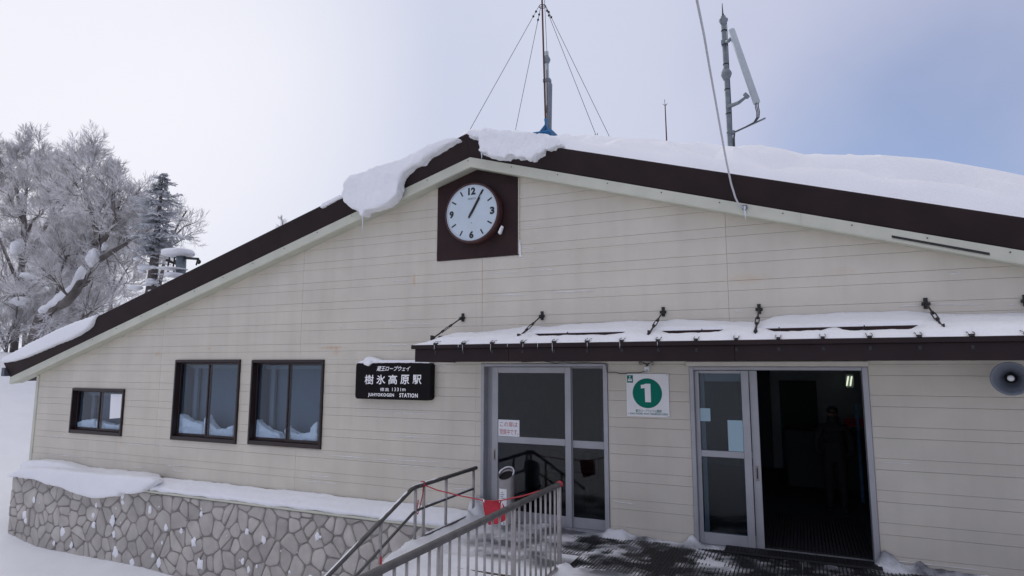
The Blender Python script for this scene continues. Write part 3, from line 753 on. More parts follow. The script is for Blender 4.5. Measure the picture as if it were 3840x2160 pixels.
pw = MB(); pw.add([tuple(atY(200+x*.4193, 1320+y*.4193, .024)) for x, y in ((515, 376), (628, 378), (612, 588), (502, 597))], [(3, 2, 1, 0)])  # flat white quad just in front of the pane
n_ = [v+Vector((0, .003, 0)) for v in pw.v]; pw.add(n_, [(0, 1, 2, 3)])
tag(obj('white_patch', pw, M_FLATW, loc=(-9, .01, 1.2)), 'bright white patch in the right pane of the small window', 'sheet')

# ================================================================== LANDING: MATS, SNOW, RAILINGS
def step_z(y):
    if y > -2.15: return -.03
    return -.03 - .145*(int((-2.152-y)/.36)+1)
piles = [(-.02, -.12, .26, .18, .28), (.15, -.05, .10, .15, .2), (2.16, -.05, .11, .16, .09), (2.55, -.03, .04, .3, .05), (3.22, -.05, .10, .10, .10), (3.6, -.06, .035, .30, .06), (5.47, -.07, .16, .10, .10), (5.75, -.05, .09, .30, .09), (7.0, -.03, .05, .9, .06),
         (.63, -.42, .10, .22, .2), (2.02, -1.85, .14, .10, .12), (1.2, -.10, .05, .3, .10)]
def landing_snow(x, y):
    s = sum(step_z(y+d) for d in (-.14, -.07, 0, .07, .14))/5 if (x < 1.95 and y < -1.95) else -.03
    n = fbm(x, y, .55, 1.0); n2 = fbm(x, y, .13, 6.0)
    left = sstep(1.9, .7, x)
    t = .0215 + .011*n + .006*n2 + left*(.040+.02*n)
    t -= .004*sstep(2.0, 2.8, x)*sstep(-1.9, -1.2, y)
    t += .035*sstep(-1.5, -2.2, y)
    t += .10*sstep(.34, -.02, x)*sstep(-.1, -.7, y) + .05*sstep(-2.1, -2.4, y)
    for px_, py_, h, rx, ry in piles: t += h*math.exp(-((x-px_)/rx)**2-((y-py_)/ry)**2)*(1+.5*n2)
    if x < -.04: t -= .10*sstep(-.04, -.13, x)
    return s + max(-.004, t)
ls = MB(); xs = [-.13+.035*i for i in range(60)]+[1.97+.04*i for i in range(190)]+[9.7+.3*i for i in range(8)]
ys = [-12+.4*i for i in range(17)]+[-5.2+.1*i for i in range(27)]+[-2.55+.035*i for i in range(72)]+[-.028]
ls.grid(xs, ys, landing_snow)
kind(obj('trampled_snow', ls, M_SNOWG, smooth=True), 'structure')
def mat_mesh(wx, wy, z0=-.029, h=.023):
    mb = MB(); nx_ = int(wx/.042); ny_ = int(wy/.036)
    for i in range(nx_+1): x = -wx/2+wx*i/nx_; mb.box(x-.006, x+.006, -wy/2, wy/2, z0, z0+h)
    for j in range(ny_+1): y = -wy/2+wy*j/ny_; mb.box(-wx/2, wx/2, y-.0075, y+.0075, z0, z0+h-.002)
    return mb
mat0 = None
words = ['under the closed glass door', 'below the round number sign', 'before the narrow door leaf', 'before the open doorway', 'right of the open doorway', 'at the far right of the landing']
for r_, yy in enumerate((-.62, -1.66)):
    for q in range(6):
        if r_ == 1 and q == 0: continue
        x = 1.35+q*1.28
        if mat0 is None:
            mat0 = obj('rubber_mat', mat_mesh(1.26, 1.02), M_RUBBER); o = mat0
        else: o = mat0.copy(); C.objects.link(o)
        o.location = (x, yy, 0)
        tag(o, 'snowy black rubber grid mat ' + words[q] + (', nearest the wall' if r_ == 0 else ', on the camera side'), 'mat', 'rubber grid mats on the landing')
dm = MB(); t0 = mat_mesh(1.75, .26, .006, .025); dm.add([v+Vector((4.52, -.13, 0)) for v in t0.v], t0.f)
tag(obj('door_mat', dm, M_RUBBER, loc=(4.5, -.1, 0)), 'narrow black rubber mat across the open threshold', 'mat')
im = MB(); t0 = mat_mesh(1.3, 2.2, -.011, .02); im.add([v+Vector((4.70, 1.35, 0)) for v in t0.v], t0.f)
tag(obj('hall_mat', im, M_RUBBER, loc=(4.7, 1.3, 0)), 'dark rubber mat on the floor inside the open doorway', 'mat')

nr = thing('picket_railing', (2.0, -3.6, -.03), 'grey picket railing with a dark handrail at the front of the landing', 'railing')
m_ = MB(); m_.tube([(2, -1.845, .985), (2, -1.87, .985), (2, -6.7, .985)], .031, 12); obj('handrail', m_, M_RAILD, nr, True)
m_ = MB(); m_.box(1.985, 2.015, -6.6, -1.9, .05, .075); obj('bottom_bar', m_, M_STEEL, nr)
pys = [-1.885, -3.175, -4.57, -5.95]
for y in pys:
    m_ = MB(); m_.tube([(2, y, -.03), (2, y, .96)], .027, 10); obj('post', m_, M_STEEL, nr, True)
bal = None
for a, b in zip(pys[:-1], pys[1:]):
    n_ = 8
    for i in range(1, n_+1):
        y = a+(b-a)*i/(n_+1)
        if bal is None:
            m_ = MB(); m_.tube([(0, 0, .075), (0, 0, .958)], .0125, 8); bal = obj('baluster', m_, M_STEEL, smooth=True); bal.parent = nr; o = bal
        else: o = bal.copy(); C.objects.link(o); o.parent = nr
        o.location = (0, y+3.6, .03)
lr = thing('stair_railing', (0, -1.6, -.03), 'three bar stair railing with a snow-dusted handrail beside the stone base', 'railing')
def kinked(z0, zk, r, y0, yk=-1.93, y1=-4.9, sl=.40): return [(0, y0, z0), (0, yk+.05, zk+.005), (0, yk-.04, zk-.012), (0, y1, zk-(yk-y1)*sl)], r
m_ = MB(); m_.tube(*kinked(.805, .79, .028, -.17), 12); obj('handrail', m_, M_RAILD, lr, True)
for z in (.495, .125):
    m_ = MB(); m_.tube(*kinked(z+.012, z-.005, .018, -.26, -1.87), 8); obj('bar', m_, M_RAILD, lr, True)
for y in (-.26, -1.08, -1.66, -1.86, -2.60, -3.5):
    zt = .80 if y > -1.9 else .79+(y+1.93)*.40; zb = -.03 if y > -2.0 else -.03+(y+2.1)*.40
    m_ = MB(); m_.tube([(0, y, zb), (0, y, zt-.012)], .021, 8); obj('post', m_, M_STEEL, lr, True)
m_ = MB(); m_.box(.018, .024, -2.63, -2.585, -.04, .12); tag(obj('red_tag', m_, M_REDT, loc=(.02, -2.6, 0)), 'small red tag on the lower post of the stair railing', 'tag')
m_ = MB()
for (y0, y1, zo) in ((-1.25, -1.95, 0), (-1.97, -2.7, 0), (-2.75, -4.8, 0)):
    pts_ = []; rr = []; n_ = 24
    for i in range(n_+1):
        y = y0+(y1-y0)*i/n_; z = .797 if y > -1.93 else .79+(y+1.93)*.40
        pts_.append((-.004, y, z+.0205)); rr.append((.013+.012*abs(mnoise.noise(Vector((0, y*6, 3)))))*min(1, 6*min(i, n_-i)/n_+.1))
    m_.tube(pts_, rr, 8)
for (za, y0, y1) in ((.497, -.3, -1.55), (.125, -.5, -1.6), (.12, -1.95, -3.3)):
    pts_ = []; rr = []
    for i in range(21):
        y = y0+(y1-y0)*i/20; z = za+.012 if y > -1.9 else za-.005+(y+1.87)*.40
        pts_.append((-.002, y, z+.012)); rr.append(.008+.014*abs(mnoise.noise(Vector((za*9, y*5, 8)))))
    m_.tube(pts_, rr, 6)
kind(obj('rail_snow', m_, M_SNOW, smooth=True), 'stuff', 'snow dusting lying along the bars of the stair railing')

# rope with the red flag
rp = thing('red_rope', (0, -1.66, .8), 'thin red rope slung between the two railings', 'rope')
P = [Vector((0, -1.69, .80))]+[atY(x, y, -1.69-.17*k) for x, y, k in ((1640, 1838, .15), (1720, 1858, .35), (1775, 1869, .47), (1811, 1877, .55), (1845, 1879, .62), (1878, 1877, .70), (1960, 1860, .85), (2040, 1836, .95))]+[Vector((1.985, -1.86, .985))]
m_ = MB(); m_.tube(P, .0085, 6); obj('rope', m_, M_ROPE, rp, True)
m_ = MB(); m_.tube([(-.03, -1.69, .80), (-.02, -1.70, .835), (.015, -1.68, .84), (.03, -1.70, .80), (0, -1.72, .77), (-.028, -1.67, .79)], .009, 6); m_.tube([(.02, -1.70, .78), (.01, -1.71, .66), (-.02, -1.72, .52), (-.05, -1.72, .42), (-.075, -1.71, .44), (-.06, -1.70, .60)], .007, 6); obj('knot', m_, M_ROPE, rp, True)
m_ = MB()
for i in range(4): m_.lathe([(.026, 0), (.036, .006), (.038, .014), (.030, .022)], (2, -1.842-.013*i, .985), (0, -1, 0), 14)
obj('end_wrap', m_, M_ROPE, rp, True)
TL, TR, BR, BL = (1811, 1878), (1877, 1878), (1894, 1952), (1832, 1968)
fg = MB(); n_ = 14; vs_ = []
for j in range(n_+1):
    for i in range(n_+1):
        u, v = i/n_, j/n_
        x = (1-v)*((1-u)*TL[0]+u*TR[0])+v*((1-u)*BL[0]+u*BR[0]) + 12*math.sin(v*math.pi)*u - 5*math.sin(v*math.pi)*(1-u)
        y = (1-v)*((1-u)*TL[1]+u*TR[1])+v*((1-u)*BL[1]+u*BR[1]) + 5*math.sin(u*math.pi)*v
        vs_.append(atY(x, y, -1.79+.03*v*math.sin(u*7+1)+.03*math.sin(v*3)*u))
fs_ = [(j*(n_+1)+i, (j+1)*(n_+1)+i, (j+1)*(n_+1)+i+1, j*(n_+1)+i+1) for j in range(n_) for i in range(n_)]
fg.add(vs_, fs_); fo = obj('red_flag', fg, M_RED, smooth=True, loc=tuple(atY(1845, 1879, -1.79)))
sd = fo.modifiers.new('thick', 'SOLIDIFY'); sd.thickness = .003
tag(fo, 'square red cloth flag tied on the red rope', 'flag')
m_ = MB()
for k in ((1814, 1879), (1872, 1879)): m_.tube([atY(k[0], k[1]-6, -1.795), atY(k[0], k[1], -1.80), atY(k[0]+2, k[1]+5, -1.80)], .007, 6)
m_.tube([atY(1880, 1880, -1.80), atY(1884, 1900, -1.81), atY(1882, 1912, -1.81), atY(1879, 1905, -1.81), atY(1880, 1884, -1.80)], .0035, 5)
obj('flag_tie', m_, M_WPAINT, fo, True)

# ashtray stand
AX, AY = .63, -.42
at_ = thing('ashtray_stand', (AX, AY, -.02), 'cylindrical steel ashtray stand with a notice, before the closed door', 'ashtray stand')
m_ = MB(); seg = 32; vs_ = []; fs_ = []
def cyl_ring(r, zf):
    return [(AX+r*math.cos(2*math.pi*k/seg), AY+r*math.sin(2*math.pi*k/seg), zf(math.sin(2*math.pi*k/seg))) for k in range(seg)]
rings = [cyl_ring(.135, lambda s: -.02), cyl_ring(.135, lambda s: .02), cyl_ring(.122, lambda s: .03), cyl_ring(.122, lambda s: .80+.075*s), cyl_ring(.116, lambda s: .804+.075*s), cyl_ring(.112, lambda s: .72+.075*s)]
for r_ in rings: vs_ += r_
for L_ in range(len(rings)-1):
    for k in range(seg): fs_.append((L_*seg+k, L_*seg+(k+1) % seg, (L_+1)*seg+(k+1) % seg, (L_+1)*seg+k))
m_.add(vs_, fs_); obj('cylinder', m_, M_INOX, at_, True)
m_ = MB(); m_.add(cyl_ring(.113, lambda s: .745+.075*s), [tuple(range(seg))]); obj('tray', m_, M_BLACK, at_)
def curved(a0, a1, z0, z1, r, n=8):
    mb = MB(); vs2 = []
    for z in (z0, z1): vs2 += [(AX+r*math.cos(a0+(a1-a0)*k/n), AY+r*math.sin(a0+(a1-a0)*k/n), z) for k in range(n+1)]
    return mb.add(vs2, [(k, k+1, n+2+k, n+1+k) for k in range(n)])
A0 = math.radians(-118); A1 = math.radians(-62)
obj('notice_plate', curved(A0, A1, .08, .60, .1235), M_WHITE, at_)
gm = MB()
for (da, z, hw, hh) in ((.65, .30, .05, .045), (.42, .24, .05, .03), (.62, .19, .045, .03), (.35, .17, .04, .03), (.68, .12, .05, .03)):
    t_ = curved(A0+(A1-A0)*(da-hw), A0+(A1-A0)*(da+hw), z-hh*.6, z+hh*.6, .1243, 3); gm.add(t_.v, t_.f)
obj('pictogram', gm, M_GREEN, at_)
gm = MB()
for z, a, b in ((.55, .30, .55), (.52, .2, .7), (.495, .2, .55), (.47, .2, .8)):
    t_ = curved(A0+(A1-A0)*a, A0+(A1-A0)*b, z-.005, z+.005, .1243, 4); gm.add(t_.v, t_.f)
obj('print', gm, M_GALV, at_)
m_ = MB(); m_.lathe([(.018, 0), (.018, .012), (.010, .014)], (AX+.118, AY-.05, .47), (.9, -.4, 0), 12); obj('lock', m_, M_INOX, at_)
m_ = MB(); m_.tube([(AX+.112*math.cos(t), AY+.112*math.sin(t), .80+.075*math.sin(t)+.004) for t in [math.radians(d) for d in range(-10, 200, 15)]], [.008+.008*abs(mnoise.noise(Vector((d*.3, 1, 2)))) for d in range(14)], 6)
tag(obj('ashtray_snow', m_, M_SNOW, smooth=True, loc=(AX, AY, .8)), 'rim of snow on the top of the ashtray stand', 'snow')

# ================================================================== SIGNS, CLOCK, LAMP, HORN
nb = thing('name_board', (-1.6, -.02, 1.81), 'black station name board with white Japanese lettering, left of the canopy', 'sign')
def rounded(x0, x1, z0, z1, r, n=6):
    res = []
    for cx, cz2, a0 in ((x1-r, z0+r, -90), (x1-r, z1-r, 0), (x0+r, z1-r, 90), (x0+r, z0+r, 180)):
        for k in range(n+1):
            a = math.radians(a0+90*k/n); res.append((cx+r*math.cos(a), cz2+r*math.sin(a)))
    return res
m_ = MB(); m_.prismY(rounded(-2.385, -.865, 1.808, 2.425, .06), -.16, -.03, .006); obj('board', m_, M_SIGNB, nb)
m_ = MB(); m_.box(-2.1, -2.0, -.031, -.015, 1.9, 2.3); m_.box(-1.2, -1.1, -.031, -.015, 1.9, 2.3); obj('mount', m_, M_DARK, nb)
def nbp(x, y): return atY(1320+x*.138, 1320+y*.138, -.163)
def nbtext(name, body, cx, cy, wpx, hpx, **k):
    c_ = nbp(cx, cy); w_ = (nbp(cx+wpx/2, cy)-nbp(cx-wpx/2, cy)).x; h_ = (nbp(cx, cy-hpx/2)-nbp(cx, cy+hpx/2)).z
    text(name, body, c_.x, -.1635, c_.z, h_, w_, M_WPAINT, nb, **k)
nbtext('lettering', '蔵王ロープウェイ', 1120, 452, 915, 138, bold=.015, shear=.32)
for ch, cx in zip('樹氷高原駅', (465, 785, 1107, 1435, 1768)): nbtext('character', ch, cx, 748, 240, 258, bold=.008 if ch == '樹' else .0145)
nbtext('lettering', '標高', 882, 1020, 240, 95, bold=.004, spacing=1.25)
nbtext('lettering', '1331', 1210, 1018, 240, 95, bold=.006, spacing=1.2)
nbtext('lettering', 'm', 1410, 1028, 88, 70, bold=.012)
nbtext('lettering', 'JUHYOKOGEN', 785, 1175, 705, 112, bold=.03, spacing=1.16)
nbtext('lettering', 'STATION', 1535, 1180, 500, 112, bold=.03, spacing=1.16)
m_ = MB()
snow_body('board_snow', [([(-2.36, 2.415), (-1.03, 2.42), (-.875, 2.412), (-.90, 2.445), (-1.05, 2.452), (-1.06, 2.468), (-1.9, 2.468), (-2.0, 2.50), (-2.08, 2.53), (-2.17, 2.52), (-2.21, 2.47), (-2.33, 2.445)], -.165, -.035),
                         ([(-2.19, 2.385), (-2.10, 2.365), (-2.05, 2.40), (-2.03, 2.47), (-2.10, 2.52), (-2.18, 2.50), (-2.22, 2.44)], -.20, -.10)],
          'thin snow ridge with a knob on top of the name board', .014, 2, .006, .1)

ns = thing('number_sign', (2.65, -.02, 1.66), 'square white sign with a big white 1 in a green disc', 'sign')
SX, SZ, SW = 2.353, 2.262, .603
m_ = MB(); m_.bbox(SX, SX+SW, -.034, -.018, SZ-SW, SZ, .002); obj('plate', m_, M_WHITE, ns)
def su(x): return SX + (x-193)/962*SW
def sv(y): return SZ - (y-372)/972*SW
m_ = MB(); n_ = 48; cxs, czs = su(670), sv(811)-.002
m_.prismY([(cxs+.2085*math.cos(2*math.pi*k/n_), czs+.2085*math.sin(2*math.pi*k/n_)) for k in range(n_)], -.0365, -.0345); obj('green_disc', m_, M_GREEN, ns)
one = [(525,628),(590,618),(640,598),(745,600),(748,1015),(618,1015),(612,700),(528,708)]
m_ = MB(); m_.prismY([(su(x)+.002, sv(y)) for x, y in one][::-1], -.0385, -.0370); fixn(obj('numeral', m_, M_WHITE, ns))
m_ = MB(); m_.box(su(212), su(350), -.0365, -.0345, sv(580), sv(410)); obj('gondola_badge', m_, M_GREEN, ns)
m_ = MB()
for (a, b, c, d) in ((262, 300, 430, 438), (275, 287, 438, 488), (232, 330, 490, 503), (232, 330, 520, 545)): m_.box(su(a), su(b), -.0385, -.0370, sv(d), sv(c))
for k in range(5): m_.box(su(236+k*20), su(244+k*20), -.0385, -.0370, sv(520), sv(503))
obj('gondola_symbol', m_, M_WHITE, ns)
text('lettering', '蔵王ロープウェイ山麓線', su(690), -.0365, sv(1212), .040, .365, M_GREEN, ns, bold=.004)
text('lettering', 'ZAO ROPE WAY SANROKUSEN', su(690), -.0365, sv(1278), .026, .535, M_GREEN, ns, bold=.012)
m_ = MB()
for x, y in ((205, 390), (1120, 398), (235, 1285), (1130, 1320)): m_.lathe([(.006, 0), (.006, .003)], (su(x), -.034, sv(y)), (0, -1, 0), 8)
obj('screw', m_, M_GALV, ns)

ds = thing('door_notice', (.45, .055, 1.275), 'white notice with red Japanese writing on the closed glass door', 'notice')
m_ = MB(); m_.box(.262, .625, .066, .0695, 1.275, 1.532); obj('plate', m_, M_FLATW, ds)
text('lettering', 'この扉は', .443, .0655, 1.463, .078, .30, M_REDT, ds, bold=.003)
text('lettering', '閉鎖中です。', .45, .0655, 1.346, .088, .32, M_REDT, ds, bold=.002)

ck = thing('wall_clock', (-.107, -.01, 4.13), 'large round clock with white face on a dark brown board under the peak', 'clock')
m_ = MB()
for p in gable((-.855, .648, 4.135, 7), 5.618): m_.prismY(p, -.045, -.005, .002)
obj('board', m_, M_BROWN2, ck)
m_ = MB(); m_.box(.6485, .662, -.04, -.005, 4.135, rz(.655, 5.615)); obj('edge_trim', m_, M_SIDE, ck)
KX, KZ, KR = -.107, 4.852, .455
m_ = MB(); m_.lathe([(.50, 0), (.505, .06), (.50, .165), (.488, .182), (.470, .178), (.462, .158)], (KX, -.045, KZ), (0, -1, 0), 64); obj('bezel', m_, M_BEZEL, ck, True)
m_ = MB(); m_.lathe([(.4635, 0), (.4635, .010)], (KX, -.197, KZ), (0, -1, 0), 64); obj('face', m_, M_FACE, ck)
m_ = MB(); m_.lathe([(.4675, .0), (.468, .012), (.452, .016), (.450, .008)], (KX, -.203, KZ), (0, -1, 0), 64, False); obj('inner_ring', m_, M_FACE, ck, True)
for t_, ax, az in (('12', 0, .36), ('3', .375, .0), ('6', 0, -.365), ('9', -.375, 0)):
    text('numeral', t_, KX+ax, -.2085, KZ+az, .125, .138 if t_ == '12' else .082, M_BLACK, ck, bold=.055)
for h in (1, 2, 4, 5, 7, 8, 10, 11):
    a = math.radians(30*h); d = Vector((math.sin(a), math.cos(a))); q = Vector((d.y, -d.x))*.0115
    c0, c1 = d*.335, d*.425; m_ = MB()
    m_.prismY([(KX+v.x, KZ+v.y) for v in (c0-q, c0+q, c1+q, c1-q)][::-1], -.2095, -.2075); fixn(obj('hour_mark', m_, M_BLACK, ck))
def hand(name, deg, L, tail, wd, y):
    a = math.radians(deg); d = Vector((math.sin(a), math.cos(a))); q = Vector((d.y, -d.x))
    m2 = MB(); m2.prismY([(KX+v.x, KZ+v.y) for v in (-d*tail-q*wd*.8, -d*tail+q*wd*.8, q*wd, d*L+q*wd*.45, d*L-q*wd*.45, -q*wd)][::-1], y, y+.003); fixn(obj(name, m2, M_BLACK, ck))
hand('hour_hand', 33, .28, .085, .022, -.217); hand('minute_hand', 29, .415, .10, .016, -.222)
text('lettering', 'SEIKO', KX, -.2085, KZ+.235, .034, .150, M_GALV, ck, bold=.02)
m_ = MB()
for z in (-.163, -.175): m_.box(KX-.008, KX+.008, -.2095, -.2080, KZ+z-.003, KZ+z+.003)
obj('print', m_, M_GALV, ck)
snow_body('clock_snow', [([(.34, 4.50), (.36, 4.46), (.385, 4.49), (.40, 4.55), (.425, 4.585), (.405, 4.61), (.38, 4.58), (.36, 4.54)], -.15, -.08)], 'small scrap of snow stuck on the lower right rim of the clock', .01, 1, .006, .05)

sl_ = thing('security_light', (2.64, -.02, 2.29), 'white sensor lamp with two small round bulbs above the number sign', 'lamp')
m_ = MB(); m_.bbox(2.625, 2.695, -.075, -.018, 2.30, 2.365, .008); obj('housing', m_, M_WHITE, sl_)
m_ = MB(); m_.lathe([(.021, 0), (.020, .012), (.012, .020)], (2.66, -.07, 2.305), (0, -1, -.6), 14); obj('sensor', m_, M_RADOME, sl_, True)
m_ = MB(); m_.tube([(2.66, -.05, 2.364), (2.655, -.05, 2.40), (2.60, -.05, 2.418)], .008, 6); m_.tube([(2.66, -.05, 2.364), (2.675, -.05, 2.40), (2.72, -.05, 2.418)], .008, 6); obj('arm', m_, M_DARK, sl_)
for x in (2.585, 2.735):
    m_ = MB(); m_.lathe([(.012, 0), (.022, .012), (.028, .032), (.024, .040), (.006, .043)], (x, -.06, 2.412), (-.25 if x < 2.65 else .1, -1, -.1), 16); obj('bulb', m_, M_INOX, sl_, True)
pc = MB(); pc.tube([atY(x, y, -.05) for x, y in ((1955, 1358), (1990, 1356), (2035, 1354), (2060, 1358), (2085, 1362), (2110, 1358), (2150, 1361), (2200, 1359), (2240, 1362), (2268, 1363), (2274, 1372), (2276, 1394), (2285, 1397), (2305, 1396), (2330, 1401), (2360, 1399), (2400, 1398), (2424, 1390))], .006, 5)
tag(obj('power_cable', pc, M_WIRE, smooth=True, loc=(1.5, -.05, 2.4)), 'thin black cable sagging over the closed door frame to the lamp', 'cable')

hp = atY(3790, 1420, -.55); hax = (CAM-hp).normalized(); hax = (hax+Vector((-.02, 0, -.05))).normalized()
hs = thing('horn_speaker', (hp.x, -.02, hp.z-.18), 'grey horn loudspeaker on the wall under the right end of the canopy', 'loudspeaker')
m_ = MB(); m_.lathe([(.040, -.30), (.055, -.25), (.075, -.18), (.105, -.10), (.145, -.035), (.176, 0), (.181, .004), (.178, .010), (.150, -.012), (.110, -.065), (.085, -.12), (.068, -.18), (.010, -.19)], hp, hax, 48); obj('bell', m_, M_HORN, hs, True)
m_ = MB(); m_.lathe([(.060, -.175), (.052, -.12), (.040, -.085), (.036, -.080)], hp, hax, 24); obj('inner_cone', m_, M_DARK, hs, True)
m_ = MB(); m_.lathe([(.034, -.081), (.030, -.070), (.018, -.062), (.004, -.060)], hp, hax, 20); obj('centre_cap', m_, M_WHITE, hs, True)
m_ = MB(); bk = hp-hax*.30; m_.lathe([(.055, -.02), (.06, 0), (.06, .12), (.045, .13)], bk, -hax, 24); m_.tube([bk-hax*.06, (bk.x, -.02, bk.z)], .018, 8); m_.box(bk.x-.05, bk.x+.05, -.032, -.017, bk.z-.06, bk.z+.06); obj('driver', m_, M_HORN, hs, True)

# ================================================================== MASTS AND CABLES ON THE ROOF
def seg_at(pts, Y): return [atY(x, y, Y) for x, y in pts]
Y1 = 2.2
m1 = thing('guyed_mast', tuple(atY(2050, 540, Y1)), 'thin rusty mast on a blue foot, held by four guy wires', 'mast')
base = atY(2047, 500, Y1); topm = atY(2031, -60, Y1); kr = atY(2034, 24, Y1)
ax = (topm-base).normalized(); zroof = rz(base.x, 6.07)
m_ = MB(); m_.tube([(base.x, Y1, zroof), base, topm], .019, 8); obj('pole', m_, M_RUST, m1, True)
b0 = Vector((base.x, Y1, base.z)); hcol = atY(2046, 446, Y1).z-base.z
m_ = MB(); m_.lathe([(.034, hcol), (.036, hcol*.95), (.026, hcol*.80), (.027, hcol*.5)], b0, (0, 0, 1), 12)
for k in range(4):
    a = math.radians(45+90*k); d = Vector((math.cos(a), math.sin(a), 0)); t_ = Vector((-d.y, d.x, 0))*.008
    q0, q1, q2, q3 = b0+d*.01+Vector((0, 0, hcol*.62)), b0+d*.035+Vector((0, 0, hcol*.55)), b0+d*.17+Vector((0, 0, -.02)), b0+d*.01+Vector((0, 0, -.02))
    m_.add([q+t_ for q in (q0, q1, q2, q3)]+[q-t_ for q in (q0, q1, q2, q3)], [(0,1,2,3),(7,6,5,4),(0,4,5,1),(1,5,6,2),(2,6,7,3),(3,7,4,0)])
m_.box(b0.x-.2, b0.x+.2, Y1-.2, Y1+.2, b0.z-.04, b0.z-.02)
m_.tube([(b0.x, Y1, zroof), (b0.x, Y1, b0.z-.03)], .11, 8); obj('foot', m_, M_BLUE, m1)
m_ = MB(); n_ = 20; m_.tube([kr+Vector((.07*math.cos(2*math.pi*k/n_), .07*math.sin(2*math.pi*k/n_), 0)) for k in range(n_+1)], .008, 5); m_.tube([kr-Vector((.07, 0, 0)), kr+Vector((.07, 0, 0))], .008, 5); obj('guy_ring', m_, M_DARK, m1)
m_ = MB(); m_.tube([topm+Vector((.05, 0, 0)), kr+Vector((.045, .02, 0)), atY(2052, 220, Y1), b0+Vector((.05, .02, .1))], .006, 5); obj('feed_line', m_, M_GALV, m1)
for (px_, py_, yy) in ((1748, 512, 1.0), (1928, 512, 2.8), (2240, 520, 1.6), (2292, 526, 2.4)):
    e = atY(px_, py_, yy); s0 = kr + (Vector((e.x, e.y, kr.z))-kr).normalized()*.07; d = (e-s0)
    m_ = MB(); m_.tube([s0, e, e+d*.06], .0055, 5); obj('guy_wire', m_, M_WIRE, m1)
    for f in (.05, .09):
        m_ = MB(); m_.lathe([(.006, -.03), (.022, -.015), (.024, 0), (.014, .012), (.006, .03)], s0+d*f, d.normalized(), 8)
        obj('insulator', m_, M_DARK, m1)
m_ = MB(); e = atY(2237, 520, 1.6); m_.tube([e+Vector((0, 0, -.4)), e, e+Vector((-.03, 0, .08))], .010, 5); m_.tube([e, e+Vector((.02, 0, .10))], .007, 5); obj('anchor_eye', m_, M_DARK, m1)

Y2 = 4.2
m2 = thing('panel_antenna_pole', tuple(atY(2058, 540, Y2)), 'grey flanged pole with an upright panel antenna, right behind the rusty mast', 'antenna')
b2 = atY(2057, 500, Y2); t2 = atY(2049, 195, Y2)
m_ = MB(); m_.tube([(b2.x, Y2, rz(b2.x, 6.07)), b2, t2], .052, 14); obj('pole', m_, M_RADOME, m2, True)
for py_ in (226, 412):
    c_ = b2+(t2-b2)*((500-py_)/305); m_ = MB(); m_.lathe([(.052, -.10), (.088, -.02), (.092, 0), (.088, .03), (.055, .10)], c_, t2-b2, 14); obj('flange', m_, M_GALV, m2, True)
c_ = b2+(t2-b2)*((500-305)/305); m_ = MB(); m_.box(c_.x-.085, c_.x+.085, Y2-.06, Y2+.06, c_.z-.04, c_.z+.04); obj('clamp', m_, M_GALV, m2)
pa, pb_ = atY(2063, 314, Y2-.1), atY(2060, 520, Y2-.1)
m_ = MB(); m_.tube([pa, pa+(pb_-pa)*.03, pb_], [.045, .052, .052], 14); obj('panel', m_, M_HORN, m2, True)
m_ = MB(); m_.tube([pa+Vector((-.07, -.03, .35)), pa+Vector((-.065, -.03, -.5)), pb_+Vector((-.06, -.03, 0))], .009, 5); obj('feed_line', m_, M_WIRE, m2)

Y3 = 4.0
m3 = thing('tilted_antenna_pole', tuple(atY(2740, 600, Y3)), 'grey flanged pole carrying a long tilted panel antenna on the right', 'antenna')
b3 = atY(2739, 560, Y3); t3 = atY(2712, 62, Y3); L3 = t3-b3
m_ = MB(); m_.tube([(b3.x, Y3, rz(b3.x, 6.07)), b3, b3+L3*.5, t3], [.056, .056, .053, .050], 16); obj('pole', m_, M_GALV, m3, True)
for py_, s_ in ((78, .9), (282, 1.1)):
    c_ = b3+L3*((560-py_)/498); m_ = MB(); m_.lathe([(.054, -.13*s_), (.095*s_, -.02), (.10*s_, 0), (.095*s_, .03), (.056, .12*s_)] if py_ > 100 else [(.05, -.09), (.09, -.005), (.094, .02), (.05, .03)], c_, L3, 16); obj('flange', m_, M_GALV, m3, True)
for py_ in (117, 170, 245, 340, 430, 500):
    c_ = b3+L3*((560-py_)/498); m_ = MB(); m_.lathe([(.057, -.012), (.060, -.010), (.060, .010), (.057, .012)], c_, L3, 16); obj('band', m_, M_DARK, m3)
m_ = MB(); m_.tube([t3, atY(2710, 48, Y3), atY(2708, 12, Y3)], [.03, .014, .006], 8); obj('lightning_rod', m_, M_DARK, m3)
Y3b = 3.75
ta, tb_ = atY(2742, 112, Y3b), atY(2838, 386, Y3b)
m_ = MB(); m_.tube([ta, ta+(tb_-ta)*.01, tb_], [.060, .068, .068], 18); obj('panel', m_, M_RADOME, m3, True)
m_ = MB(); m_.tube([atY(2718, 158, Y3), atY(2732, 154, Y3b), atY(2746, 140, Y3b)], .035, 8); m_.box(b3.x-.085, b3.x+.03, Y3-.08, Y3+.08, atY(2720, 163, Y3).z-.03, atY(2720, 163, Y3).z+.05); obj('upper_bracket', m_, M_GALV, m3)
m_ = MB(); m_.tube([atY(2728, 402, Y3), atY(2770, 385, Y3b), atY(2800, 362, Y3b)], [.045, .035, .025], 8); m_.tube([atY(2792, 352, Y3b), atY(2806, 366, Y3b)], .04, 8); obj('lower_bracket', m_, M_GALV, m3)
m_ = MB(); a, b = atY(2752, 497, Y3), atY(2870, 443, Y3b); m_.tube([a, b], .018, 6); m_.box(a.x-.1, a.x+.02, Y3-.06, Y3+.06, a.z-.03, a.z+.03); obj('cable_arm', m_, M_GALV, m3)
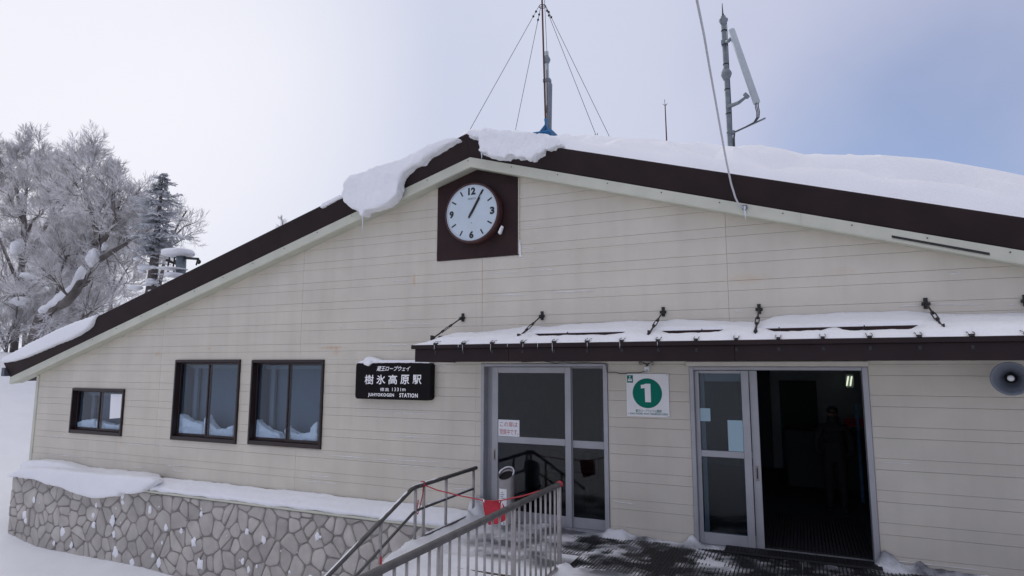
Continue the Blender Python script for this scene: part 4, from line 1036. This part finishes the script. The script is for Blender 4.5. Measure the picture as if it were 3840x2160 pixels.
for k in range(3):
    m_ = MB(); o_ = Vector((.028*(k-1), 0, 0)); m_.tube([atY(2838, 386, Y3b)+o_, atY(2838, 400, Y3b)+o_, atY(2843, 420, Y3b)+o_*.9, atY(2842, 440, Y3b)+o_*.8, atY(2830, 458, Y3b)+o_*.6, atY(2800, 474, Y3b)+o_*.4, atY(2755, 494, Y3)+o_*.2, atY(2752, 520, Y3)+o_*.4, atY(2754, 570, Y3)+o_*.4], .010, 6); obj('cable', m_, M_WIRE, m3, True)
m_ = MB(); m_.tube([atY(2716, 60, Y3), atY(2724, 72, Y3), atY(2727, 120, Y3), atY(2733, 240, Y3), atY(2738, 330, Y3), atY(2743, 420, Y3), atY(2748, 560, Y3)], .007, 5); obj('feed_line', m_, M_WIRE, m3)

sa = thing('rod_antenna', tuple(atY(2500, 560, 2.5)), 'short thin rod antenna with small prongs between the two big masts', 'antenna')
m_ = MB(); q0, q1 = atY(2500, 530, 2.5), atY(2494, 392, 2.5); m_.tube([(q0.x, 2.5, rz(q0.x, 6.07)), q0, q1], [.014, .014, .010], 6); obj('rod', m_, M_RUST, sa)
m_ = MB(); m_.tube([q1, atY(2492, 373, 2.5)], .005, 5)
for px_, py_ in ((2485, 390), (2503, 388), (2488, 393), (2500, 393)): m_.tube([q1+Vector((0, 0, -.02)), atY(px_, py_, 2.5)], .0045, 4)
obj('prong', m_, M_DARK, sa)

wc = thing('overhead_cable', tuple(atY(2790, 778, -.29)), 'white overhead cable dropping from above to a hook on the right bargeboard', 'cable')
cpts = [(2788, 779, -.33), (2772, 770, -.36), (2758, 742, -.42), (2742, 690, -.55), (2722, 596, -.85), (2702, 486, -1.25), (2682, 372, -1.75), (2660, 250, -2.35), (2640, 132, -2.95), (2613, 0, -3.7), (2596, -100, -4.3), (2500, -700, -8)]
m_ = MB(); m_.tube([atY(*p) for p in cpts], .0125, 8); obj('cable', m_, M_CABLE, wc, True)
h0 = atY(2793, 778, -.31); m_ = MB(); m_.box(h0.x-.03, h0.x+.025, -.325, -.286, h0.z-.025, h0.z+.03); m_.tube([h0+Vector((.02, -.02, .03)), h0+Vector((.035, -.03, -.02)), h0+Vector((0, -.03, -.045))], .006, 5); obj('hook', m_, M_GALV, wc)

# ================================================================== TREES
def frost_mat(name, dark, pale, lo, hi, up):
    m = mat(name, dark, .9, col2=pale, vscale=1.7, lo=lo, hi=hi)
    t = m.node_tree; p = t.nodes['Principled BSDF']; src = p.inputs['Base Color'].links[0].from_socket
    g_ = t.nodes.new('ShaderNodeNewGeometry'); sx = t.nodes.new('ShaderNodeSeparateXYZ'); t.links.new(g_.outputs['Normal'], sx.inputs[0])
    r_ = t.nodes.new('ShaderNodeMapRange'); r_.inputs[1].default_value = up; r_.inputs[2].default_value = up+.35; t.links.new(sx.outputs[2], r_.inputs[0])
    mx = t.nodes.new('ShaderNodeMix'); mx.data_type = 'RGBA'; mx.inputs[7].default_value = (.80, .81, .85, 1)
    t.links.new(r_.outputs[0], mx.inputs[0]); t.links.new(src, mx.inputs[6]); t.links.new(mx.outputs[2], p.inputs['Base Color'])
    return m
M_LIMB = frost_mat('frosted_bark', (.085, .072, .066), (.19, .172, .16), .35, .65, .55)
M_TWIG = frost_mat('rimed_twig', (.33, .315, .31), (.74, .735, .74), .36, .62, .40)
M_NEEDLE = frost_mat('frosted_needles', (.050, .070, .062), (.64, .66, .68), .26, .50, .60)
def rdir(r, d, spread, up=0.0):
    v = Vector((r.gauss(0, 1), r.gauss(0, 1), r.gauss(0, 1))).normalized()
    q = (d + v*spread + Vector((0, 0, up))); return q.normalized()
def grow(mbB, mbT, r, p, d, L, rad, lev, up):
    """a crooked branch that forks; the last levels go to the twig mesh"""
    n = 4 if lev > 1 else 3; pts_ = [p.copy()]; q = p.copy(); dd = d.copy(); rs_ = [rad]
    for i in range(n):
        dd = rdir(r, dd, .20 if lev > 1 else .09, up*.12); q = q+dd*(L/n); pts_.append(q.copy()); rs_.append(rad*(1-.70*(i+1)/n))
    (mbB if lev >= 2 else mbT).tube(pts_, rs_, 5 if lev >= 3 else 3, False)
    if lev == 0: return
    k = {4: 7, 3: 8, 2: 7, 1: 6}[lev]
    for i in range(k):
        f = .18+.82*(i+r.random())/k; j = min(n-1, int(f*n)); b_ = pts_[j].lerp(pts_[j+1], f*n-j)
        loc_d = (pts_[j+1]-pts_[j]).normalized()
        nd = rdir(r, loc_d, .92 if lev > 1 else .62, up*.20)
        grow(mbB, mbT, r, b_, nd, L*r.uniform(.50, .72)*(1.1-.30*f), max(.0085, rad*.46), lev-1, up)
def beech(name, label, limbs, seed, spawn, start=.35, L0=2.4, lev=3, group=None, clumps=(), limb_snow=(), depth_j=2.0):
    """limbs: list of (pixel polyline, depth, base radius)"""
    r = random.Random(seed); mbB, mbT = MB(), MB()
    root = atY(*limbs[0][0][0], limbs[0][1]); gz = ground_z(root.x, root.y)
    T = thing(name, (root.x, root.y, min(gz, root.z)), label, 'tree', group)
    for li, (pl, dep, r0) in enumerate(limbs):
        pts_ = []
        for i, (x, y) in enumerate(pl): pts_.append(atY(x, y, dep + (depth_j*.35*math.sin(i*1.3+li*2.1) if i else 0)))
        if li == 0: pts_ = [Vector((root.x-.1, root.y, min(gz, root.z)-.6))]+pts_
        n = len(pts_)
        mbB.tube(pts_, [r0*(1-.72*i/(n-1)) for i in range(n)], 8, True)
        for s in range(spawn):
            f = start+(1-start)*(s+r.random())/spawn; fi = f*(n-1); j = min(n-2, int(fi)); b_ = pts_[j].lerp(pts_[j+1], fi-j)
            d = (pts_[j+1]-pts_[j]).normalized()
            nd = rdir(r, d*.55, .95, .22)
            grow(mbB, mbT, r, b_, nd, L0*r.uniform(.7, 1.15)*(1.15-.45*f), max(.018, r0*.30*(1.1-.7*f)), lev, .6)
    obj('trunk', mbB, M_LIMB, T, True); obj('crown', mbT, M_TWIG, T)
    for (x, y, dep, rx, rz_, rot) in clumps:
        c_ = atY(x, y, dep); s = (dep-CAM.y)/F_PX*1.05; m3_ = MB()
        bm = bmesh.new(); bmesh.ops.create_icosphere(bm, subdivisions=3, radius=1.0)
        for v in bm.verts:
            q = v.co.copy(); k = 1+.55*mnoise.noise(q*1.1+c_)+.16*mnoise.noise(q*2.6+c_); q = Vector((q.x*rx*s*k, q.y*(rx+rz_)*.5*s*k, q.z*rz_*s*k))
            v.co = Matrix.Rotation(math.radians(rot), 3, 'Y') @ q + c_
        bm.verts.ensure_lookup_table(); m3_.add([v.co for v in bm.verts], [tuple(v.index for v in f.verts) for f in bm.faces]); bm.free()
        obj('snow_clump', m3_, M_SNOW, T, True)
    if limb_snow:
        q = [atY(x, y, limbs[0][1]-.25) for x, y in limb_snow]; qq = []
        for a_, b_ in zip(q[:-1], q[1:]): qq += [a_.lerp(b_, k/6) for k in range(6)]
        qq.append(q[-1]); m3_ = MB(); n = len(qq)
        m3_.tube([p+Vector((-.05, 0, .05*mnoise.noise(p*1.7))) for p in qq], [(.12+.10*math.sin(math.pi*i/(n-1)))*(1+.6*mnoise.noise(qq[i]*2.3)) if 0 < i < n-1 else .03 for i in range(n)], 12)
        m3_.v = [v+Vector((.10*mnoise.noise(v*2.1), .05*mnoise.noise(v*3+Vector((5, 0, 0))), .10*mnoise.noise(v*2.1+Vector((0, 9, 0))))) for v in m3_.v]
        obj('limb_snow', m3_, M_SNOW, T, True)
    return T
beech('beech_tree', 'rimed beech with a thick bent limb reaching right over the roof end',
      [([(128, 1262), (152, 1182), (205, 1153), (246, 1136), (284, 1094), (321, 1028), (348, 990), (370, 930), (362, 870), (345, 800), (320, 720), (318, 640)], 7.5, .25),
       ([(370, 930), (398, 884), (428, 830), (424, 745), (436, 665)], 7.5, .12), ([(350, 990), (410, 950), (474, 912), (505, 884), (560, 862)], 7.5, .13),
       ([(372, 930), (410, 880), (440, 800), (455, 740)], 7.8, .08), ([(205, 1153), (225, 1040), (250, 960), (330, 945)], 8, .09)], 3, 13, .28, 1.6, 3, 'rimed bare trees behind the left roof end',
      [(347, 965, 6.9, 19, 46, 8), (390, 925, 7.2, 7, 24, 20), (415, 866, 7.4, 18, 9, 12)], [(150, 1172), (200, 1136), (240, 1116), (272, 1085), (300, 1040), (325, 1000)])
beech('beech_tree', 'large many-stemmed rimed beech at the far left edge with snow in its forks',
      [([(50, 1330), (72, 1120), (85, 960), (92, 830), (72, 750), (45, 650), (35, 575)], 10, .21),
       ([(80, 1000), (150, 890), (196, 800), (205, 765), (240, 700), (270, 610)], 10, .11), ([(85, 930), (120, 830), (160, 800), (180, 700), (150, 575)], 10.5, .09),
       ([(75, 1080), (20, 950), (-30, 820), (-10, 700), (0, 590)], 10, .10), ([(196, 820), (250, 760), (275, 690), (330, 640), (345, 590)], 9.6, .07), ([(90, 850), (100, 720), (105, 620), (95, 545)], 10, .07),
       ([(72, 1120), (160, 1040), (240, 940), (290, 860)], 9.5, .08)], 11, 15, .28, 1.6, 3, 'rimed bare trees behind the left roof end',
      [(82, 742, 9.6, 22, 30, -35), (64, 925, 9.6, 34, 46, 15), (110, 1035, 9.2, 62, 20, 6), (70, 1130, 8.8, 60, 26, -5), (8, 885, 9.6, 22, 14, 10)])
beech('bare_tree', 'slender rimed tree rising between the bent beech and the fir', [([(412, 1165), (420, 1110), (428, 1060), (432, 1000), (440, 930)], 14, .12), ([(420, 1110), (470, 1020), (510, 960)], 14, .06), ([(424, 1090), (380, 1010), (350, 960)], 14, .06)], 21, 9, .15, 2.0, 3, 'rimed bare trees behind the left roof end')
beech('bare_tree', 'small leaning rimed sapling close behind the lower roof edge', [([(298, 1240), (315, 1170), (335, 1095), (352, 1045)], 9, .07), ([(305, 1215), (340, 1170), (365, 1120)], 9, .05), ([(310, 1190), (360, 1160), (400, 1130)], 9.5, .04)], 31, 7, .2, 1.4, 2, 'rimed bare trees behind the left roof end')
beech('bare_tree', 'rimed tree whose bare branches stick out right of the fir', [([(600, 1060), (620, 960), (645, 890), (675, 830), (700, 790)], 15, .12), ([(640, 900), (690, 850), (730, 835)], 15, .06), ([(630, 930), (680, 900), (720, 870)], 15, .05), ([(620, 960), (560, 900), (520, 840)], 15, .06)], 41, 7, .25, 1.3, 2, 'rimed bare trees behind the left roof end')
beech('bare_tree', 'thicket of low rimed stems under the bent beech limb', [([(180, 1290), (190, 1230), (205, 1180), (240, 1130)], 12, .09), ([(185, 1250), (240, 1200), (290, 1150)], 12, .06), ([(183, 1270), (140, 1200), (120, 1140)], 12, .06), ([(190, 1230), (260, 1210), (330, 1190)], 12.5, .05)], 51, 9, .1, 1.8, 3, 'rimed bare trees behind the left roof end')
beech('bare_tree', 'low rimed undergrowth at the far left above the roof snow', [([(20, 1340), (30, 1260), (60, 1190), (70, 1120)], 9, .10), ([(25, 1300), (-20, 1200), (-10, 1110)], 9, .07), ([(25, 1290), (90, 1240), (150, 1200)], 9, .06)], 61, 9, .1, 1.7, 3, 'rimed bare trees behind the left roof end')
beech('bare_tree', 'distant rimed beech filling the gap behind the bent limb', [([(250, 1330), (255, 1200), (262, 1080), (258, 960), (265, 860)], 19, .20), ([(258, 1100), (330, 980), (370, 900)], 19, .10), ([(256, 1180), (190, 1050), (160, 940)], 19, .10), ([(262, 1080), (300, 1030), (420, 1000)], 19, .08)], 81, 11, .1, 2.8, 3, 'rimed bare trees behind the left roof end')
beech('bare_tree', 'distant rimed beech at the far left behind the many-stemmed one', [([(90, 1330), (95, 1200), (80, 1080), (95, 960), (90, 850)], 18, .20), ([(95, 1180), (30, 1050), (0, 930)], 18, .10), ([(85, 1100), (150, 1010), (180, 900)], 18, .10), ([(95, 1230), (160, 1160), (210, 1130)], 18, .08)], 91, 11, .1, 2.8, 3, 'rimed bare trees behind the left roof end')
beech('bare_tree', 'wispy rimed tree top just showing above the middle of the left roof', [([(1056, 900), (1058, 860), (1060, 835)], 16, .05)], 71, 4, .6, .6, 2, 'rimed bare trees behind the left roof end')

# fir
FY = 6.5; f0, f1 = atY(566, 1100, FY), atY(612, 648, FY)
fr = thing('fir_tree', (f0.x, f0.y, f0.z), 'tall frosted dark green fir with a bare lower trunk', 'tree')
m_ = MB(); gz = ground_z(f0.x, f0.y); m_.tube([(f0.x-.1, f0.y, min(gz, f0.z)-.5), f0, f0.lerp(f1, .5), f1], [.24, .20, .11, .012], 8); obj('trunk', m_, M_LIMB, fr, True)
r = random.Random(5); mbN = MB(); H = (f1-f0).length
def spray(mb, r, p, d, L, wd):
    side = d.cross(Vector((0, 0, 1))).normalized(); n = int(7+L*14)
    for i in range(n):
        f = (i+r.random())/n; c_ = p+d*(L*f); w_ = wd*(1-.65*f)*r.uniform(.7, 1.2)
        for s in (-1, 1):
            t_ = (side*s*.85+d*.55+Vector((0, 0, r.uniform(-.55, .22)))).normalized(); e = c_+t_*w_
            u = t_.cross(d).normalized()*.0+d*(.05+.03*r.random()); k = Vector((0, 0, r.uniform(-.02, .02)))
            mb.add([c_-u*.4, c_+t_*w_*.55+u*.9+k, e, c_+t_*w_*.5-u*.9+k], [(0, 1, 2, 3)])
lev_n = 24
for i in range(lev_n):
    if 3 < i < lev_n-4 and r.random() < .18: continue
    f = .36+.62*i/(lev_n-1); c_ = f0.lerp(f1, f)
    R = (1-f)**.80*.43*H*(1.0 if i > 4 else .55+.09*i)+.08
    for k in range(4 if f < .85 else 5):
        a = r.uniform(0, 2*math.pi); L = R*r.uniform(.30, 1.3)
        if math.cos(a) < -.2: L *= r.uniform(.8, 1.2)
        d = Vector((math.cos(a), math.sin(a), -.28+.6*(f-.4)+r.uniform(-.28, .15))).normalized()
        spray(mbN, r, c_+Vector((0, 0, r.uniform(-.12, .12))), d, L, min(.55, .20+.30*L))
for i in range(7):
    f = .03+.045*i; c_ = f0.lerp(f1, f); a = r.uniform(-.8, .8); spray(mbN, r, c_, Vector((math.cos(a), math.sin(a), -.15)).normalized(), r.uniform(.4, .9), .22)
obj('crown', mbN, M_NEEDLE, fr)
for i in range(9):
    f = r.uniform(.02, .30); a = r.uniform(-2.6, -.5); R = (1-f)**.8*2.3*r.uniform(.2, .75) if f > .36 else r.uniform(.15, .6)
    c_ = f0.lerp(f1, f)+Vector((math.cos(a)*R, math.sin(a)*R, -.05)); m_ = MB(); bm = bmesh.new(); bmesh.ops.create_icosphere(bm, subdivisions=2, radius=1.0)
    s = r.uniform(.10, .20)
    for v in bm.verts: q = v.co*(1+.35*mnoise.noise(v.co*1.5+c_)); v.co = Vector((q.x*s*1.5, q.y*s*1.2, q.z*s*.5+.03*mnoise.noise(q*3)))+c_
    m_.add([v.co for v in bm.verts], [tuple(v.index for v in f_.verts) for f_ in bm.faces]); bm.free(); obj('snow_clump', m_, M_SNOW, fr, True)

# lift pylon head
LY = 6.2
def lp(x, y, dy=0.0): return atY(x, y, LY+dy)
ly = thing('lift_pylon', tuple(lp(682, 1060)), 'snow-capped lift pylon head with a side arm behind the left roof slope', 'pylon')
a, b = lp(680, 960), lp(676, 1070); m_ = MB(); m_.tube([(b.x, b.y, ground_z(b.x, b.y)-.3), b, a], .17, 10); obj('post', m_, M_BLUE if False else M_GALV, ly, True)
m_ = MB(); m_.tube([lp(655, 962), lp(700, 968), lp(744, 971)], .045, 6); m_.tube([lp(742, 971), lp(736, 995)], .03, 5); m_.tube([lp(656, 962), lp(650, 1000), lp(655, 1035)], .03, 5); m_.tube([lp(668, 962), lp(672, 985)], .05, 5); m_.tube([lp(625, 975), lp(648, 985)], .05, 5); m_.tube([lp(640, 940), lp(630, 1000), lp(632, 1040)], .03, 5); obj('arm', m_, M_DARK, ly)
m_ = MB(); m_.lathe([(.05, -.05), (.09, 0), (.05, .05)], lp(746, 982), (0, 1, 0), 10); m_.lathe([(.1, -.1), (.16, 0), (.1, .1)], lp(670, 985), (0, 1, 0), 10); obj('sheave', m_, M_DARK, ly)
def capblob(x0, x1, y0, y1, dep, name):
    P0, P1 = lp(x0, y1, dep), lp(x1, y0, dep); c_ = (P0+P1)/2; hx, hz = abs(P1.x-P0.x)/2, abs(P1.z-P0.z)/2; m4 = MB(); bm = bmesh.new(); bmesh.ops.create_icosphere(bm, subdivisions=4, radius=1.0)
    for v in bm.verts:
        q = v.co.copy(); q = Vector([math.copysign(abs(t)**.6, t) for t in q]); q *= 1+.06*mnoise.noise(q*1.4+c_); v.co = Vector((q.x*hx, q.y*.45, q.z*hz))+c_
    m4.add([v.co for v in bm.verts], [tuple(v.index for v in f_.verts) for f_ in bm.faces]); bm.free(); obj(name, m4, M_SNOW, ly, True)
capblob(628, 706, 929, 968, 0, 'snow_cap'); capblob(614, 676, 1002, 1014, -.2, 'snow_cap'); capblob(648, 682, 1022, 1044, -.1, 'snow_cap')

# ================================================================== PERSON IN THE DOORWAY
def skin(name, V_, E_, mat_, parent=None, loc=None, sub=2):
    me = bpy.data.meshes.new(name); me.from_pydata([v[:3] for v in V_], E_, []); o = link(name, me, parent)
    me.materials.append(mat_)
    o.modifiers.new('skin', 'SKIN'); me.skin_vertices
    for i, v in enumerate(V_):
        me.skin_vertices[0].data[i].radius = (v[3], v[4] if len(v) > 4 else v[3]); me.skin_vertices[0].data[i].use_root = (i == 0)
    s = o.modifiers.new('sub', 'SUBSURF'); s.levels = sub; s.render_levels = sub
    bpy.context.view_layer.update()
    m2_ = bpy.data.meshes.new_from_object(o.evaluated_get(bpy.context.evaluated_depsgraph_get())); o.modifiers.clear(); o.data = m2_; bpy.data.meshes.remove(me); m2_.shade_smooth()
    WL[o.name] = Vector(loc or (0, 0, 0)); return o
M_COAT = mat('dark_coat', (.018, .019, .022), .8, var=.2, bump=.2, bscale=30); M_SKIN = mat('skin', (.12, .075, .06), .6)  # skin darkened: the silhouette's shade is put into its colour
PX, PYY = 5.09, 3.0
pn = thing('person', (PX, PYY, -.012), 'person in dark jacket, trousers and peaked cap standing inside the open doorway', 'person')
V_ = [(0, 0, .93, .155, .115), (0, 0, 1.12, .165, .12), (0, 0, 1.32, .19, .125), (0, 0, 1.40, .13, .10), (0, .005, 1.46, .058), (0, -.012, 1.51, .060),
      (.17, 0, 1.36, .075), (.265, .02, 1.16, .066), (.255, -.09, .97, .052), (.17, -.13, .93, .045),
      (-.17, 0, 1.36, .075), (-.275, .02, 1.16, .066), (-.26, -.09, .97, .052), (-.17, -.13, .93, .045),
      (.09, 0, .84, .105), (.10, -.01, .48, .075), (.105, .01, .10, .055), (.105, .0, .045, .05), (.12, -.15, .035, .042),
      (-.09, 0, .84, .105), (-.10, -.01, .48, .075), (-.105, .01, .10, .055), (-.105, .0, .045, .05), (-.12, -.15, .035, .042)]
E_ = [(0, 1), (1, 2), (2, 3), (3, 4), (4, 5), (3, 6), (6, 7), (7, 8), (8, 9), (3, 10), (10, 11), (11, 12), (12, 13), (0, 14), (14, 15), (15, 16), (16, 17), (17, 18), (0, 19), (19, 20), (20, 21), (21, 22), (22, 23)]
skin('body', V_, E_, M_COAT, pn)
m_ = MB(); bm = bmesh.new(); bmesh.ops.create_icosphere(bm, subdivisions=4, radius=1)
for v in bm.verts:
    q = v.co.copy(); jaw = 1-.22*max(0, -q.z)**1.2; nose = .022*math.exp(-((q.x/.13)**2+((q.z+.12)/.16)**2)) if q.y < 0 else 0
    brow = .006*math.exp(-((q.z-.18)/.1)**2) if q.y < 0 else 0; eye = -.008*(math.exp(-(((abs(q.x)-.36)/.14)**2+((q.z-.03)/.10)**2))) if q.y < 0 else 0
    lips = .006*math.exp(-((q.x/.25)**2+((q.z+.48)/.07)**2)) if q.y < 0 else 0
    v.co = Vector((q.x*.076*jaw, q.y*.095-nose-brow-eye-lips, q.z*.115))
    v.co += Vector((PX, PYY-.02, 1.585))
m_.add([v.co for v in bm.verts], [tuple(v.index for v in f_.verts) for f_ in bm.faces]); bm.free()
for s in (-1, 1): m_.lathe([(.006, -.012), (.022, -.004), (.026, .004), (.014, .010)], (PX+s*.077, PYY-.005, 1.585), (s, -.25, 0), 12)
obj('head', m_, M_SKIN, pn, True)
m_ = MB()
for s in (-1, 1): m_.lathe([(.007, 0), (.006, .003), (.002, .004)], (PX+s*.029, PYY-.096, 1.590), (0, -1, 0), 10)
obj('eye', m_, M_BLACK, pn, True)
m_ = MB(); m_.lathe([(.088, 0), (.092, .035), (.084, .075), (.050, .105), (.005, .112)], (PX, PYY-.005, 1.605), (0, 0, 1), 24)
m_.add([(PX-.075, PYY-.06, 1.625), (PX+.075, PYY-.06, 1.625), (PX+.06, PYY-.17, 1.605), (PX-.06, PYY-.17, 1.605), (PX-.075, PYY-.06, 1.633), (PX+.075, PYY-.06, 1.633), (PX+.06, PYY-.17, 1.612), (PX-.06, PYY-.17, 1.612)], [(3,2,1,0),(4,5,6,7),(0,1,5,4),(1,2,6,5),(2,3,7,6),(3,0,4,7)])
obj('cap', m_, M_COAT, pn, True)
m_ = MB(); m_.lathe([(.085, 0), (.092, .03), (.088, .07), (.084, .10), (.078, .112)], (PX, PYY-.018, 1.445), (0, -.12, 1), 24); obj('silhouette_band', m_, M_COAT, pn, True)  # added dark band over the lower face, deepens the silhouette

# ================================================================== SMALL SNOW AND ICE
sk = MB(); rr = random.Random(17)
def streak(x0, x1, z, sl=0.0, w=.010):
    n = max(4, int((x1-x0)/.06)); pts_ = []; rad = []
    for i in range(n+1):
        f = i/n; pts_.append((x0+(x1-x0)*f, -.019, z+sl*f+.004*mnoise.noise(Vector((x0+f*9, z*7, 1))))); rad.append(max(.0015, w*.6*(.35+abs(mnoise.noise(Vector((f*14+x0, z, 2)))))*min(1, 5*min(f, 1-f)+.12)))
    sk.tube(pts_, rad, 5)
Z_ = lambda x, y: atY(x, y, -.019)
for (xa, ya, xb, yb) in ((1487, 1216, 1636, 1212), (1420, 1294, 1540, 1291), (1450, 1206, 1470, 1205), (1272, 1222, 1292, 1222), (1470, 1052, 1530, 1050), (1395, 1547, 1640, 1550), (1465, 1634, 1655, 1642), (1230, 1706, 1390, 1718), (1395, 1719, 1470, 1726), (1475, 1725, 1665, 1732), (1500, 1746, 1600, 1750), (1630, 1752, 1680, 1756),
                         (1150, 1783, 1245, 1788), (1130, 1803, 1265, 1813), (1700, 1830, 1775, 1836), (1720, 1854, 1760, 1858), (1960, 845, 2020, 845), (1955, 929, 2008, 931), (1835, 1023, 1950, 1019), (1990, 1014, 2080, 1010), (2060, 1096, 2235, 1089), (1835, 1107, 1975, 1104), (3370, 1149, 3455, 1144), (3490, 1141, 3690, 1141), (3555, 1027, 3605, 1022), (3780, 1142, 3805, 1143), (470, 1666, 540, 1668), (575, 1667, 612, 1671), (500, 1752, 537, 1755), (170, 1637, 255, 1640), (155, 1701, 330, 1715), (620, 1745, 690, 1748), (650, 1765, 700, 1768), (3300, 2097, 3740, 2145), (3300, 1733, 3420, 1738), (2300, 1880, 2380, 1890), (1880, 1310, 1930, 1309), (2755, 1166, 2785, 1167), (1955, 969, 1975, 968), (1590, 1366, 1700, 1370)):
    a, b = Z_(xa, ya), Z_(xb, yb); streak(a.x, b.x, a.z, b.z-a.z, .013)
a, b = Z_(1949, 900), Z_(1951, 960); sk.tube([(a.x, -.02, a.z), (a.x+.005, -.022, (a.z+b.z)/2), (b.x, -.022, b.z), (b.x+.05, -.02, b.z-.012)], [.008, .016, .018, .004], 6)
kind(obj('siding_snow', sk, M_SNOW, smooth=True), 'stuff', 'thin broken streaks of snow caught on the siding grooves')
ps = MB()
for i in range(60):
    x = rr.uniform(-11.6, -.3); z = -.2-1.35*rr.random(); s = rr.choice((.012, .018, .03, .05, .06)) if i > 12 else rr.uniform(.06, .10); n = 9
    rg = [(x+s*rr.uniform(.6, 1.2)*math.cos(2*math.pi*k/n), z+s*1.25*rr.uniform(.6, 1.25)*math.sin(2*math.pi*k/n)) for k in range(n)]
    ps.add([(p[0], PY-.030, p[1]) for p in rg]+[(x+(p[0]-x)*.6, PY-.040-s*.10, z+(p[1]-z)*.6) for p in rg], [tuple(range(n, 2*n))]+[(k, (k+1) % n, n+(k+1) % n, n+k) for k in range(n)])
kind(obj('stone_snow', ps, M_SNOW, smooth=True), 'stuff', 'snow patches stuck in the joints and faces of the stone base')
ic0 = None
for i, (px_, L) in enumerate(((1630, .08), (1720, .05), (1736, .10), (1841, .11), (1904, .05), (1962, .06), (2017, .07), (2072, .13), (2203, .07), (2325, .09), (2466, .06))):
    p_ = atY(px_, 1296, CF-.035); x = p_.x
    if ic0 is None:
        m_ = MB(); m_.tube([(0, 0, 0), (.001, 0, -.3), (0, 0, -.7), (0, 0, -1)], [.0045, .0035, .0022, .0006], 6); ic0 = obj('icicle', m_, M_ICE, smooth=True); o = ic0
    else: o = ic0.copy(); C.objects.link(o)
    o.location = (x, CF-.047, 2.668); o.scale = (1, 1, L)
    tag(o, 'thin icicle hanging from the front edge of the entrance canopy', 'icicle', 'icicles along the canopy edge')
for (px_, py_, L, lab) in ((1360, 808, .36, 'long icicle under the big snow slab left of the clock'), (1806, 572, .12, 'short icicle under the snow mass right of the roof peak'), (2793, 790, .14, 'short icicle under the cable hook on the bargeboard')):
    p_ = atY(px_, py_, -.5 if px_ < 2000 else -.32); m_ = MB(); m_.tube([p_+Vector((0, 0, .06)), p_, p_+Vector((.003, 0, -.5*L)), p_+Vector((0, 0, -L))], [.022, .014, .007, .001], 8)
    tag(obj('icicle', m_, M_ICE, smooth=True, loc=tuple(p_)), lab, 'icicle')
